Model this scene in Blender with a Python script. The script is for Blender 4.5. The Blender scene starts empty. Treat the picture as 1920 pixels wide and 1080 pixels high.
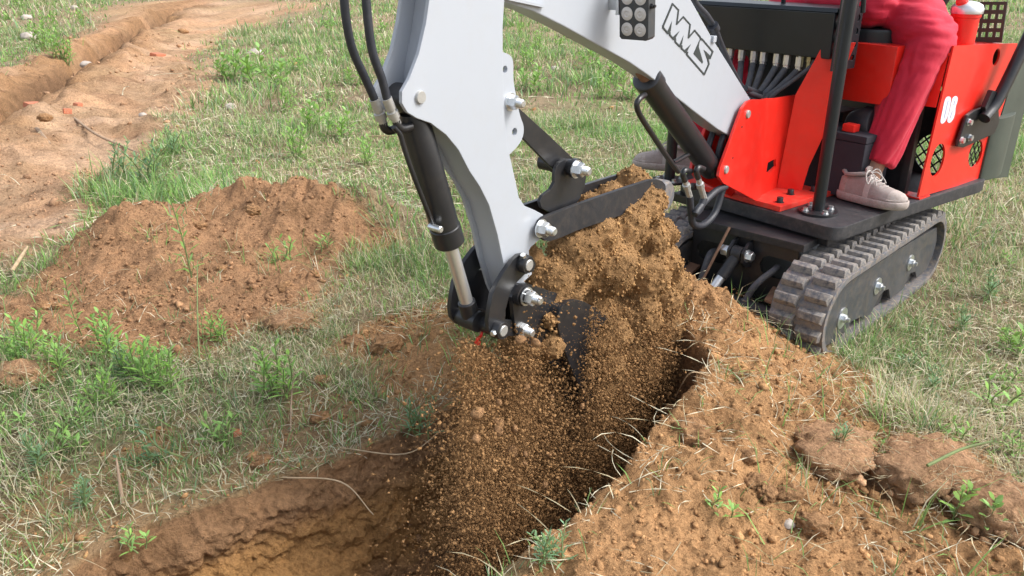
import bpy, bmesh, math, random
import numpy as np
from mathutils import Vector, Matrix
from mathutils.geometry import tessellate_polygon

# ------------------------------------------------------------------ camera
random.seed(7); rng = np.random.default_rng(7)
scene = bpy.context.scene
FPX, PITCH, CAMH = 1490.0, math.radians(23.0), 1.35
cam_data = bpy.data.cameras.new('camera')
cam = bpy.data.objects.new('camera', cam_data); scene.collection.objects.link(cam)
cam.location = (0, 0, CAMH); cam.rotation_euler = (math.pi/2-PITCH, 0, 0)
cam_data.sensor_width = 36.0; cam_data.lens = 36.0*FPX/1920.0
cam_data.clip_start = 0.05; cam_data.clip_end = 1500.0
scene.camera = cam

# ------------------------------------------------------------------ sky, sun, exposure
SUN_EL, SUN_AZ = math.radians(47), math.radians(96)          # azimuth measured from +Y towards +X
world = bpy.data.worlds.new('World'); scene.world = world; world.use_nodes = True
wn = world.node_tree.nodes; wl = world.node_tree.links
for n in list(wn): wn.remove(n)
sky = wn.new('ShaderNodeTexSky'); sky.sky_type = 'NISHITA'; sky.sun_disc = False
sky.sun_elevation = SUN_EL; sky.sun_rotation = SUN_AZ; sky.dust_density = 4.0; sky.air_density = 1.0
hs = wn.new('ShaderNodeHueSaturation'); hs.inputs['Saturation'].default_value = 0.46
bg = wn.new('ShaderNodeBackground'); bg.inputs['Strength'].default_value = 0.15
wo = wn.new('ShaderNodeOutputWorld')
wl.new(sky.outputs[0], hs.inputs['Color']); wl.new(hs.outputs[0], bg.inputs[0]); wl.new(bg.outputs[0], wo.inputs[0])
sd = bpy.data.lights.new('sun', 'SUN'); sd.energy = 1.25; sd.angle = math.radians(24); sd.color = (1.0, 0.98, 0.955)
sun = bpy.data.objects.new('sun', sd); scene.collection.objects.link(sun)
sdir = Vector((math.sin(SUN_AZ)*math.cos(SUN_EL), math.cos(SUN_AZ)*math.cos(SUN_EL), math.sin(SUN_EL)))
sun.rotation_euler = sdir.to_track_quat('Z', 'Y').to_euler(); sun.location = sdir*20
vs = scene.view_settings
vs.view_transform = 'Standard'; vs.look = 'None'; vs.gamma = 1.0; vs.use_curve_mapping = False
vs.exposure = 0.98

# ------------------------------------------------------------------ surveying helpers
CC = np.array([0, 0, CAMH])
FW = np.array([0, math.cos(PITCH), -math.sin(PITCH)]); UP = np.array([0, math.sin(PITCH), math.cos(PITCH)])
def ray(u, v): return np.array([1., 0, 0])*(u-960)/FPX + UP*(540-v)/FPX + FW
def level(u, v, z):                        # sight line meets the horizontal plane at height z
    d = ray(u, v); return CC + d*(z-CAMH)/d[2]
def on_plane(u, v, o, n):                  # sight line meets the plane through o with normal n
    d = ray(u, v); return CC + d*(np.dot(np.asarray(o)-CC, n)/np.dot(d, n))
def at_depth(u, v, t): return CC + ray(u, v)*t
def heading(deg):                          # (backwards, right, up) of something that points that way
    a = math.radians(deg)
    return np.array([math.sin(a), math.cos(a), 0]), np.array([math.cos(a), -math.sin(a), 0])
ZZ = np.array([0, 0, 1.])
V3 = lambda *a: np.array(a, float)

# ------------------------------------------------------------------ numpy noise
def _hash(i, j, k, seed):
    n = (i.astype(np.int64)*374761393 + j.astype(np.int64)*668265263 + k.astype(np.int64)*1274126177 + seed*974711) & 0x7fffffff
    n = (n ^ (n >> 13))*1274126177 & 0x7fffffff
    n = n ^ (n >> 16)
    return (n & 0xffff)/65535.0
def vnoise(x, y, z=None, seed=0):
    x = np.asarray(x, float); y = np.asarray(y, float)
    if z is None:
        i, j = np.floor(x), np.floor(y); fx, fy = x-i, y-j; fx = fx*fx*fx*(fx*(fx*6-15)+10); fy = fy*fy*fy*(fy*(fy*6-15)+10); o = np.zeros_like(i)
        return ((1-fx)*((1-fy)*_hash(i, j, o, seed)+fy*_hash(i, j+1, o, seed))+fx*((1-fy)*_hash(i+1, j, o, seed)+fy*_hash(i+1, j+1, o, seed)))*2-1
    z = np.asarray(z, float)
    i, j, k = np.floor(x), np.floor(y), np.floor(z)
    fx, fy, fz = x-i, y-j, z-k
    fx, fy, fz = [f*f*f*(f*(f*6-15)+10) for f in (fx, fy, fz)]
    r = 0
    for a in (0, 1):
        for b in (0, 1):
            for c in (0, 1):
                w = (fx if a else 1-fx)*(fy if b else 1-fy)*(fz if c else 1-fz)
                r = r + w*_hash(i+a, j+b, k+c, seed)
    return r*2-1
def fbm(x, y, z=None, f=1.0, octv=4, gain=.5, seed=0):
    r = 0; a = 1.0; t = 0
    for o in range(octv):
        r = r + a*vnoise(x*f, y*f, None if z is None else z*f, seed+o*17); t += a; a *= gain; f *= 2.03
    return r/t
def sstep(a, b, x):
    t = np.clip((x-a)/(b-a), 0, 1); return t*t*(3-2*t)
def poly_sd(poly, x, y):                   # signed distance, positive inside
    P = np.asarray(poly, float)[:, :2]; d = np.full(x.shape, 1e9); ins = np.zeros(x.shape, bool)
    for a, b in zip(P, np.roll(P, -1, 0)):
        e = b-a; wx, wy = x-a[0], y-a[1]
        t = np.clip((wx*e[0]+wy*e[1])/(e@e+1e-12), 0, 1)
        d = np.minimum(d, np.hypot(wx-e[0]*t, wy-e[1]*t))
        c = (a[1] > y) != (b[1] > y)
        ins ^= c & (x < (b[0]-a[0])*(y-a[1])/((b[1]-a[1]) if abs(b[1]-a[1]) > 1e-9 else 1e-9)+a[0])
    return np.where(ins, d, -d)
def line_dist(pts, x, y, vals=None):       # distance to an open polyline, and a value carried along it
    P = np.asarray(pts, float); d = np.full(x.shape, 1e9); s = np.zeros(x.shape); val = np.zeros(x.shape); L = 0
    for i in range(len(P)-1):
        a, b = P[i, :2], P[i+1, :2]; e = b-a; l = math.hypot(*e)
        wx, wy = x-a[0], y-a[1]; t = np.clip((wx*e[0]+wy*e[1])/(e@e), 0, 1)
        dd = np.hypot(wx-e[0]*t, wy-e[1]*t); m = dd < d
        d = np.where(m, dd, d); s = np.where(m, L+t*l, s)
        if vals is not None: val = np.where(m, vals[i]*(1-t)+vals[i+1]*t, val)
        L += l
    return d, s, val

# ------------------------------------------------------------------ mesh helpers
def tag(o, label=None, cat=None, group=None, kind=None):
    for k, v in (('label', label), ('category', cat), ('group', group), ('kind', kind)):
        if v: o[k] = v
    return o
def link(name, me, parent=None):
    o = bpy.data.objects.new(name, me); scene.collection.objects.link(o)
    if parent is not None: o.parent = parent
    return o
def empty(name, loc=(0, 0, 0), parent=None):
    o = bpy.data.objects.new(name, None); scene.collection.objects.link(o)
    o.empty_display_size = .1; o.location = Vector(loc)
    if parent is not None: o.parent = parent
    return o
def tri_mesh(name, V, T, mat, col=None, smooth=False):
    me = bpy.data.meshes.new(name); V = np.ascontiguousarray(V, np.float32); T = np.ascontiguousarray(T, np.int32)
    me.vertices.add(len(V)); me.vertices.foreach_set('co', V.ravel())
    k = T.shape[1]
    me.loops.add(T.size); me.loops.foreach_set('vertex_index', T.ravel())
    me.polygons.add(len(T)); me.polygons.foreach_set('loop_start', np.arange(0, T.size, k, dtype=np.int32))
    try: me.polygons.foreach_set('loop_total', np.full(len(T), k, np.int32))
    except Exception: pass
    if smooth: me.polygons.foreach_set('use_smooth', np.ones(len(T), bool))
    me.update(calc_edges=True)
    if col is not None:
        a = me.color_attributes.new('tone', 'FLOAT_COLOR', 'POINT')
        c = np.ones((len(V), 4), np.float32); c[:, :3] = col; a.data.foreach_set('color', c.ravel())
    if mat: me.materials.append(mat)
    return me

class MB:
    """collects solids, then links them as one mesh object"""
    def __init__(s): s.bm = bmesh.new()
    def _f(s, vs):
        try: s.bm.faces.new(vs)
        except ValueError: pass
    def prism(s, pts, vec, holes=None):
        vec = np.asarray(vec, float)
        loops = [[np.asarray(p, float) for p in pts]] + [[np.asarray(p, float) for p in h] for h in (holes or [])]
        A = [[s.bm.verts.new(p) for p in l] for l in loops]; B = [[s.bm.verts.new(p+vec) for p in l] for l in loops]
        for a, b in zip(A, B):
            for i in range(len(a)):
                j = (i+1) % len(a); s._f((a[i], a[j], b[j], b[i]))
        if holes:
            tri = tessellate_polygon([[Vector(p) for p in l] for l in loops])
            fa = [v for l in A for v in l]; fb = [v for l in B for v in l]
            for t in tri: s._f([fa[i] for i in t]); s._f([fb[i] for i in t])
        else: s._f(A[0]); s._f(B[0])
        return s
    def box(s, c, ax, ay, az, sx, sy, sz):
        c = np.asarray(c, float)
        ax, ay, az = [np.asarray(q, float) for q in (ax, ay, az)]
        b = c-az*sz/2
        return s.prism([b-ax*sx/2-ay*sy/2, b+ax*sx/2-ay*sy/2, b+ax*sx/2+ay*sy/2, b-ax*sx/2+ay*sy/2], az*sz)
    def ring_loft(s, rings, cap=True):
        R = [[s.bm.verts.new(p) for p in r] for r in rings]
        for a, b in zip(R, R[1:]):
            for i in range(len(a)):
                j = (i+1) % len(a); s._f((a[i], a[j], b[j], b[i]))
        if cap: s._f(R[0]); s._f(R[-1])
        return s
    def lathe(s, p, axis, prof, seg=20, phase=0.):
        p = np.asarray(p, float); axis = np.asarray(axis, float)/np.linalg.norm(axis)
        a = np.cross(axis, ZZ if abs(axis[2]) < .9 else V3(1, 0, 0)); a /= np.linalg.norm(a); b = np.cross(axis, a)
        return s.ring_loft([[p+axis*h+(a*math.cos(t+phase)+b*math.sin(t+phase))*r for t in np.linspace(0, 2*math.pi, seg, endpoint=False)] for h, r in prof])
    def cyl(s, p, q, r, r2=None, seg=20):
        p, q = np.asarray(p, float), np.asarray(q, float)
        return s.lathe(p, q-p, [(0, r), (np.linalg.norm(q-p), r if r2 is None else r2)], seg)
    def tube(s, pts, r, seg=10, sub=6):
        P = spline(pts, sub) if sub else np.array(pts, float)
        rr = np.full(len(P), r) if np.isscalar(r) else np.interp(np.linspace(0, 1, len(P)), np.linspace(0, 1, len(r)), r)
        T = np.gradient(P, axis=0); T /= np.linalg.norm(T, axis=1)[:, None]
        a = np.cross(T[0], ZZ if abs(T[0][2]) < .9 else V3(1, 0, 0)); rings = []
        for p, t, q in zip(P, T, rr):
            a = a-t*(a@t); a /= np.linalg.norm(a); b = np.cross(t, a)
            rings.append([p+(a*math.cos(w)+b*math.sin(w))*q for w in np.linspace(0, 2*math.pi, seg, endpoint=False)])
        return s.ring_loft(rings)
    def build(s, name, mat, parent=None, bevel=0, seg=2, sharp=40, label=None):
        bm = s.bm
        bmesh.ops.recalc_face_normals(bm, faces=bm.faces)
        if bevel:
            es = [e for e in bm.edges if len(e.link_faces) == 2 and e.calc_face_angle(0) > math.radians(28)]
            bmesh.ops.bevel(bm, geom=es, offset=bevel, segments=seg, profile=.6, affect='EDGES', clamp_overlap=True)
            bmesh.ops.recalc_face_normals(bm, faces=bm.faces)
        for f in bm.faces: f.smooth = True
        for e in bm.edges:
            if len(e.link_faces) == 2 and e.calc_face_angle(0) > math.radians(sharp): e.smooth = False
        me = bpy.data.meshes.new(name); bm.to_mesh(me); bm.free(); me.materials.append(mat)
        o = link(name, me, parent)
        if bevel:
            w = o.modifiers.new('weighted', 'WEIGHTED_NORMAL'); w.keep_sharp = True
        if label: o['label'] = label
        return o
def spline(pts, sub=6):
    P = np.array([np.asarray(p, float) for p in pts])
    if len(P) < 3: return P
    Q = np.vstack([2*P[0]-P[1], P, 2*P[-1]-P[-2]]); out = []
    for i in range(1, len(Q)-2):
        for t in np.linspace(0, 1, sub, endpoint=False):
            a, b, c, d = Q[i-1:i+3]
            out.append(.5*((2*b)+(c-a)*t+(2*a-5*b+4*c-d)*t*t+(3*b-a-3*c+d)*t**3))
    out.append(P[-1]); return np.array(out)
def chaikin(P, n=2, closed=True):
    P = np.array(P, float)
    for _ in range(n):
        Q = np.roll(P, -1, 0); P = np.stack([P*.75+Q*.25, P*.25+Q*.75], 1).reshape(-1, P.shape[1])
    return P
def circle(c, ax, ay, r, n=20, ry=None):
    return [c+ax*r*math.cos(t)+ay*(ry or r)*math.sin(t) for t in np.linspace(0, 2*math.pi, n, endpoint=False)]
def remeshed(V, F, voxel, smooth=4):
    """voxel-remesh a soup of closed shells into one continuous surface; returns verts, quads"""
    me = bpy.data.meshes.new('soup'); me.from_pydata([tuple(p) for p in V], [], [tuple(f) for f in F]); me.update()
    o = bpy.data.objects.new('soup', me); scene.collection.objects.link(o)
    m = o.modifiers.new('r', 'REMESH'); m.mode = 'VOXEL'; m.voxel_size = voxel; m.adaptivity = 0
    if smooth:
        k = o.modifiers.new('s', 'SMOOTH'); k.iterations = smooth; k.factor = .5
    dg = bpy.context.evaluated_depsgraph_get(); e = o.evaluated_get(dg); m2 = e.to_mesh()
    v = np.zeros(len(m2.vertices)*3, np.float32); m2.vertices.foreach_get('co', v)
    nn = np.zeros(len(m2.vertices)*3, np.float32); m2.vertices.foreach_get('normal', nn)
    q = np.array([tuple(p.vertices) for p in m2.polygons if len(p.vertices) == 4], np.int32)
    e.to_mesh_clear(); bpy.data.objects.remove(o); bpy.data.meshes.remove(me)
    return v.reshape(-1, 3).astype(float), nn.reshape(-1, 3).astype(float), q
_t = bmesh.new(); bmesh.ops.create_icosphere(_t, subdivisions=1, radius=1); ICO_V = np.array([v.co[:] for v in _t.verts]); ICO_F = np.array([[v.index for v in f.verts] for f in _t.faces]); _t.free()
_t = bmesh.new(); bmesh.ops.create_icosphere(_t, subdivisions=3, radius=1); ICO3_V = np.array([v.co[:] for v in _t.verts]); ICO3_F = np.array([[v.index for v in f.verts] for f in _t.faces]); _t.free()
_t = bmesh.new(); bmesh.ops.create_icosphere(_t, subdivisions=2, radius=1); ICO2_V = np.array([v.co[:] for v in _t.verts]); ICO2_F = np.array([[v.index for v in f.verts] for f in _t.faces]); _t.free()
def chain_soup(chains):
    V, F = [], []; n = 0
    for ch in chains:
        for (p, r), (q, s) in zip(ch, ch[1:]) if len(ch) > 1 else [(ch[0], ch[0])]:
            p, q = np.asarray(p, float), np.asarray(q, float); k = max(2, int(np.linalg.norm(q-p)/(min(r, s)*.3))+1)
            for t in np.linspace(0, 1, k):
                V.append(ICO2_V*(r*(1-t)+s*t)+p*(1-t)+q*t); F.append(ICO2_F+n); n += len(ICO2_V)
    return np.vstack(V), np.vstack(F)

# ------------------------------------------------------------------ materials
def newmat(name):
    m = bpy.data.materials.new(name); m.use_nodes = True
    return m, m.node_tree.nodes, m.node_tree.links, m.node_tree.nodes['Principled BSDF']
def ramp(N, pts):
    r = N.new('ShaderNodeValToRGB'); e = r.color_ramp.elements
    while len(e) < len(pts): e.new(.5)
    for q, (p, c) in zip(e, pts): q.position = p; q.color = (*c, 1) if len(c) == 3 else c
    return r
def noise(N, scale, detail=4, rough=.55):
    n = N.new('ShaderNodeTexNoise'); n.inputs['Scale'].default_value = scale; n.inputs['Detail'].default_value = detail; n.inputs['Roughness'].default_value = rough
    return n
def paint(name, col, rough=.4, metal=0, dirt=.0, dirtcol=(.30, .20, .12), bump=.0, var=.06, scale=14., coat=0, dz=None):
    """painted or plain metal with uneven gloss, slight mottling and a film of dried soil"""
    m, N, L, B = newmat(name)
    tc = N.new('ShaderNodeTexCoord')
    n1 = noise(N, scale, 6, .6); L.new(tc.outputs['Object'], n1.inputs['Vector'])
    n2 = noise(N, scale*4.3, 8, .7); L.new(tc.outputs['Object'], n2.inputs['Vector'])
    mix = N.new('ShaderNodeMix'); mix.data_type = 'RGBA'
    c0 = tuple(c*(1-var) for c in col); c1 = tuple(min(1, c*(1+var)) for c in col)
    r = ramp(N, [(.3, c0), (.7, c1)]); L.new(n1.outputs['Fac'], r.inputs['Fac'])
    dr = ramp(N, [(.47-.07*dirt, (0, 0, 0)), (.62-.10*dirt, (1, 1, 1))])
    ad = N.new('ShaderNodeMath'); ad.operation = 'MULTIPLY'; L.new(n1.outputs['Fac'], ad.inputs[0]); 
    a2 = N.new('ShaderNodeMath'); a2.operation = 'MULTIPLY_ADD'; L.new(n2.outputs['Fac'], a2.inputs[0]); a2.inputs[1].default_value = .5; a2.inputs[2].default_value = .22
    L.new(a2.outputs[0], dr.inputs['Fac']); ad.inputs[1].default_value = 1.0
    mu = N.new('ShaderNodeMath'); mu.operation = 'MULTIPLY'; mu.inputs[1].default_value = dirt; L.new(dr.outputs['Color'], mu.inputs[0])
    L.new(mu.outputs[0], mix.inputs[0]); L.new(r.outputs['Color'], mix.inputs[6]); mix.inputs[7].default_value = (*dirtcol, 1)
    L.new(mix.outputs[2], B.inputs['Base Color'])
    rr = N.new('ShaderNodeMapRange'); rr.inputs['To Min'].default_value = max(.03, rough-.1); rr.inputs['To Max'].default_value = min(1, rough+.14)
    L.new(n2.outputs['Fac'], rr.inputs['Value']); L.new(rr.outputs[0], B.inputs['Roughness'])
    B.inputs['Metallic'].default_value = metal
    if coat: B.inputs['Coat Weight'].default_value = coat; B.inputs['Coat Roughness'].default_value = .18
    if bump:
        bp_ = N.new('ShaderNodeBump'); bp_.inputs['Strength'].default_value = bump; bp_.inputs['Distance'].default_value = .002
        L.new(n2.outputs['Fac'], bp_.inputs['Height']); L.new(bp_.outputs[0], B.inputs['Normal'])
    return m
M = {}
M['white'] = paint('white_paint', (.415, .447, .492), .42, dirt=.14, dirtcol=(.40, .37, .33), var=.02, scale=5, coat=.3)
M['red'] = paint('red_paint', (.80, .022, .012), .34, dirt=.14, dirtcol=(.48, .15, .10), var=.08, scale=6, coat=.4)
M['redplate'] = paint('dusty_red_paint', (.70, .03, .018), .5, dirt=.35, dirtcol=(.42, .22, .15), var=.1, scale=9)
M['black'] = paint('black_paint', (.016, .017, .02), .36, dirt=.16, dirtcol=(.10, .075, .05), var=.2, scale=8, coat=.2)
M['blackdirty'] = paint('soiled_black_paint', (.018, .019, .023), .5, dirt=.3, dirtcol=(.11, .085, .06), var=.2, scale=9, bump=.3)
M['cover'] = paint('dark_cover_paint', (.009, .014, .018), .38, dirt=.05, dirtcol=(.05, .045, .045), var=.15, scale=6, coat=.15)
M['platform'] = paint('dusty_platform_paint', (.028, .029, .034), .55, dirt=.32, dirtcol=(.17, .145, .135), var=.25, scale=10, bump=.4)
M['rubber'] = paint('worn_track_rubber', (.10, .11, .13), .55, dirt=.75, dirtcol=(.29, .23, .175), var=.3, scale=11, bump=.5)
M['lug'] = paint('track_lug_rubber', (.095, .10, .115), .7, dirt=.9, dirtcol=(.30, .265, .225), var=.3, scale=13, bump=.6)
M['trackframe'] = paint('worn_frame_paint', (.05, .054, .063), .45, dirt=.4, dirtcol=(.20, .15, .10), var=.25, scale=8, bump=.25)
M['hose'] = paint('hydraulic_hose_rubber', (.022, .025, .034), .5, dirt=.25, dirtcol=(.09, .08, .07), var=.2, scale=20)
M['sleeve'] = paint('dusty_hose_sleeve', (.075, .08, .095), .75, dirt=.5, dirtcol=(.19, .16, .13), var=.3, scale=24, bump=.8)
M['zinc'] = paint('zinc_plated_steel', (.72, .75, .77), .30, .9, dirt=.18, dirtcol=(.25, .20, .15), var=.1, scale=40)
M['chrome'] = paint('chrome_steel', (.78, .79, .80), .34, .85, dirt=.08, dirtcol=(.3, .22, .15), var=.05, scale=20)
M['pin'] = paint('grey_pin_steel', (.50, .50, .48), .42, .6, dirt=.2, dirtcol=(.3, .25, .2), var=.1, scale=60)
M['counter'] = paint('dark_green_grey_paint', (.06, .075, .06), .5, dirt=.2, dirtcol=(.15, .13, .09), var=.15, scale=7)
M['rust'] = paint('soil_rusted_plate', (.22, .12, .075), .8, dirt=.5, dirtcol=(.3, .2, .13), var=.3, scale=20, bump=.5)
M['lamp'] = paint('lamp_housing', (.045, .05, .055), .5, dirt=.15, var=.1, scale=20)
M['lens'] = paint('lamp_reflector', (.62, .60, .58), .3, .0, dirt=.2, var=.1, scale=50)
M['decal'] = paint('decal_black', (.03, .04, .04), .5, var=.05)
M['digit'] = paint('decal_white', (.74, .76, .86), .5, var=.05, dirt=.1)
M['digitgrey'] = paint('decal_grey', (.42, .42, .55), .5, var=.05)
M['brass'] = paint('brass_fitting', (.45, .42, .22), .35, .8, dirt=.2, var=.1, scale=40)
M['brick'] = paint('fired_brick', (.46, .13, .06), .9, dirt=.7, dirtcol=(.42, .26, .17), var=.2, scale=30, bump=.8)
M['stone'] = paint('pale_stone', (.46, .41, .36), .85, dirt=.5, dirtcol=(.34, .25, .17), var=.15, scale=18, bump=.8)
M['redplastic'] = paint('red_plastic', (.8, .03, .02), .4, var=.05)
M['stick'] = paint('dead_wood', (.34, .24, .16), .85, dirt=.3, var=.25, scale=40, bump=.6)
M['skin'] = paint('skin', (.42, .23, .16), .55, var=.08, scale=30)
M['shoe'] = paint('suede_shoe', (.35, .30, .28), .85, dirt=.4, dirtcol=(.24, .185, .15), var=.12, scale=26, bump=.5)
M['sole'] = paint('shoe_sole', (.42, .365, .335), .8, dirt=.5, dirtcol=(.23, .17, .125), var=.15, scale=30, bump=.4)
M['lace'] = paint('shoe_lace', (.50, .46, .43), .85, var=.1, scale=80)
M['lining'] = paint('shoe_lining', (.03, .03, .04), .9, var=.1)
M['shirt'] = paint('grey_shirt', (.12, .13, .15), .9, var=.1)
M['hair'] = paint('dark_hair', (.02, .015, .012), .7, var=.2)
def cloth_mat():
    m, N, L, B = newmat('crimson_twill'); tc = N.new('ShaderNodeTexCoord')
    n = noise(N, 5, 5); L.new(tc.outputs['Object'], n.inputs['Vector'])
    r = ramp(N, [(.3, (.47, .008, .030)), (.7, (.58, .012, .043))]); L.new(n.outputs['Fac'], r.inputs['Fac']); L.new(r.outputs[0], B.inputs['Base Color'])
    w = noise(N, 900, 2); L.new(tc.outputs['Object'], w.inputs['Vector'])
    w2 = noise(N, 16, 4, .5); L.new(tc.outputs['Object'], w2.inputs['Vector'])
    b1 = N.new('ShaderNodeBump'); b1.inputs['Strength'].default_value = .35; b1.inputs['Distance'].default_value = .012; L.new(w2.outputs['Fac'], b1.inputs['Height'])
    b2 = N.new('ShaderNodeBump'); b2.inputs['Strength'].default_value = .3; b2.inputs['Distance'].default_value = .0006; L.new(w.outputs['Fac'], b2.inputs['Height']); L.new(b1.outputs[0], b2.inputs['Normal'])
    L.new(b2.outputs[0], B.inputs['Normal']); B.inputs['Roughness'].default_value = .8
    B.inputs['Sheen Weight'].default_value = .12; B.inputs['Sheen Roughness'].default_value = .5; B.inputs['Sheen Tint'].default_value = (1, .6, .7, 1)
    return m
M['cloth'] = cloth_mat()
def soil_mat(name, attr=True, base=(.30, .17, .08), fine=1.0):
    m, N, L, B = newmat(name); tc = N.new('ShaderNodeTexCoord')
    if attr:
        a = N.new('ShaderNodeAttribute'); a.attribute_name = 'tone'; src = a.outputs['Color']
    else:
        a = N.new('ShaderNodeRGB'); a.outputs[0].default_value = (*base, 1); src = a.outputs[0]
    n1 = noise(N, 9, 6, .65); n2 = noise(N, 70, 6, .7); n3 = noise(N, 260, 3, .6)
    for q in (n1, n2, n3): L.new(tc.outputs['Object'], q.inputs['Vector'])
    r1 = ramp(N, [(.28, (.62, .60, .58)), (.5, (1, 1, 1)), (.75, (1.28, 1.25, 1.22))]); L.new(n1.outputs['Fac'], r1.inputs['Fac'])
    r2 = ramp(N, [(.27, (.52, .50, .48)), (.5, (1, 1, 1)), (.78, (1.42, 1.40, 1.36))]); L.new(n2.outputs['Fac'], r2.inputs['Fac'])
    x1 = N.new('ShaderNodeMix'); x1.data_type = 'RGBA'; x1.blend_type = 'MULTIPLY'; x1.inputs[0].default_value = 1
    x2 = N.new('ShaderNodeMix'); x2.data_type = 'RGBA'; x2.blend_type = 'MULTIPLY'; x2.inputs[0].default_value = 1
    L.new(src, x1.inputs[6]); L.new(r1.outputs[0], x1.inputs[7]); L.new(x1.outputs[2], x2.inputs[6]); L.new(r2.outputs[0], x2.inputs[7])
    L.new(x2.outputs[2], B.inputs['Base Color']); B.inputs['Roughness'].default_value = .95; B.inputs['Specular IOR Level'].default_value = .15
    b1 = N.new('ShaderNodeBump'); b1.inputs['Strength'].default_value = .9*fine; b1.inputs['Distance'].default_value = .02; L.new(n2.outputs['Fac'], b1.inputs['Height'])
    if attr and fine == 1.0:
        b0 = N.new('ShaderNodeBump'); b0.inputs['Strength'].default_value = .55; b0.inputs['Distance'].default_value = .06; L.new(n1.outputs['Fac'], b0.inputs['Height']); L.new(b0.outputs[0], b1.inputs['Normal'])
    b2 = N.new('ShaderNodeBump'); b2.inputs['Strength'].default_value = .6*fine; b2.inputs['Distance'].default_value = .004; L.new(n3.outputs['Fac'], b2.inputs['Height']); L.new(b1.outputs[0], b2.inputs['Normal'])
    L.new(b2.outputs[0], B.inputs['Normal']); return m
M['ground'] = soil_mat('ground_soil')
M['crumb'] = soil_mat('soil_crumbs', fine=.6)
M['clod'] = soil_mat('soil_clod', False, (.42, .24, .12))
M['sod'] = soil_mat('sod_soil', False, (.42, .25, .14))
M['heap'] = soil_mat('loose_soil', False, (.36, .21, .095))
M['twig'] = paint('dry_twig', (.42, .31, .19), .85, var=.2, scale=40)
def grain_mat():
    m = soil_mat('falling_grains', True, fine=.3)
    for n in m.node_tree.nodes:
        if n.type == 'ATTRIBUTE': n.attribute_type = 'INSTANCER'
    return m
M['grain'] = grain_mat()
def leaf_mat(name, attr=True, col=(.1, .2, .05), trans=.35):
    m = bpy.data.materials.new(name); m.use_nodes = True; N = m.node_tree.nodes; L = m.node_tree.links
    B = N['Principled BSDF']; B.inputs['Roughness'].default_value = .65; B.inputs['Specular IOR Level'].default_value = .25
    a = N.new('ShaderNodeAttribute'); a.attribute_name = 'tone'
    t = N.new('ShaderNodeBsdfTranslucent'); mx = N.new('ShaderNodeMixShader'); mx.inputs[0].default_value = trans
    L.new(a.outputs['Color'], B.inputs['Base Color']); L.new(a.outputs['Color'], t.inputs['Color'])
    L.new(B.outputs[0], mx.inputs[1]); L.new(t.outputs[0], mx.inputs[2]); L.new(mx.outputs[0], N['Material Output'].inputs['Surface'])
    return m
M['stem'] = paint('green_stem', (.17, .22, .08), .7, var=.2, scale=30)
M['grass'] = leaf_mat('grass_blades')
M['straw'] = leaf_mat('dry_straw', trans=.2)
# ================================================================== GROUND
g = lambda u, v, z=0.: level(u, v, z)[:2]
PIT = [(-1.02, 1.50), (-.93, 1.62), (-.60, 1.85), (-.30, 2.12), (-.05, 2.44), (.18, 2.56), (.42, 2.50), (.60, 2.36), (.585, 2.16), (.30, 1.68), (.04, 1.40), (-.25, 1.12), (-.6, .95), (-1.0, .95), (-1.12, 1.2)]
CREST = [(.86, 2.66), (.72, 2.30), (.44, 1.80), (.20, 1.45), (-.05, 1.12)]; CREST_H = [.095, .205, .19, .15, .09]
TRENCH = [g(-160, 300), g(20, 208), g(120, 155), g(205, 100), g(285, 50), g(340, 8)]
STRIP = [g(-400, 560), g(40, 515), g(185, 410), g(205, 350), g(262, 300), g(345, 225), g(398, 160), g(385, 110), g(430, 62), g(530, 35), g(590, 3), g(215, 3), g(130, 75), g(0, 150), g(-300, 300)]
MOUND = [g(-90, 650), g(-90, 575), g(30, 555), g(120, 500), g(185, 455), g(330, 420), g(560, 405), g(690, 440), g(715, 470), g(640, 500), g(600, 570), g(480, 615), g(330, 650), g(170, 660)]
BARE = [[g(600, 665), g(690, 600), g(780, 590), g(860, 560), g(900, 700), g(830, 800), g(740, 770), g(700, 690)],
        [g(1330, 470), g(1480, 640), g(1640, 715), g(1650, 770), g(1600, 800), g(1700, 850), g(1840, 880), g(1930, 960), g(2100, 1200), g(900, 1300), g(1000, 900)],
        [g(-60, 1000), g(90, 905), g(240, 880), g(330, 960), g(260, 1200), g(-60, 1200)],
        [g(420, 860), g(560, 740), g(640, 740), g(780, 800), g(640, 900), g(450, 930), g(280, 1000)],
        [g(230, 850), g(330, 800), g(400, 850), g(300, 900)]]
def masks(x, y):
    e = .07*fbm(x, y, f=3.1, octv=4, seed=3)+.03*fbm(x, y, f=17, octv=3, seed=8)
    far = np.clip(y/4., 1, 6)
    pit = poly_sd(PIT, x, y)+.045*fbm(x, y, f=6, octv=4, seed=5)
    strip = sstep(-.10, .10, (poly_sd(STRIP, x, y)+e*far*2)/far)
    mound = sstep(-.09, .09, poly_sd(MOUND, x, y)+e*2.8)
    bare = np.zeros_like(x)
    for i, p in enumerate(BARE):
        k = (.9, 1., .45, .42, .6)[i]
        bare = np.maximum(bare, k*sstep(-.06, .06, poly_sd(p, x, y)+e*1.5))
    return pit, strip, mound, bare
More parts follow.
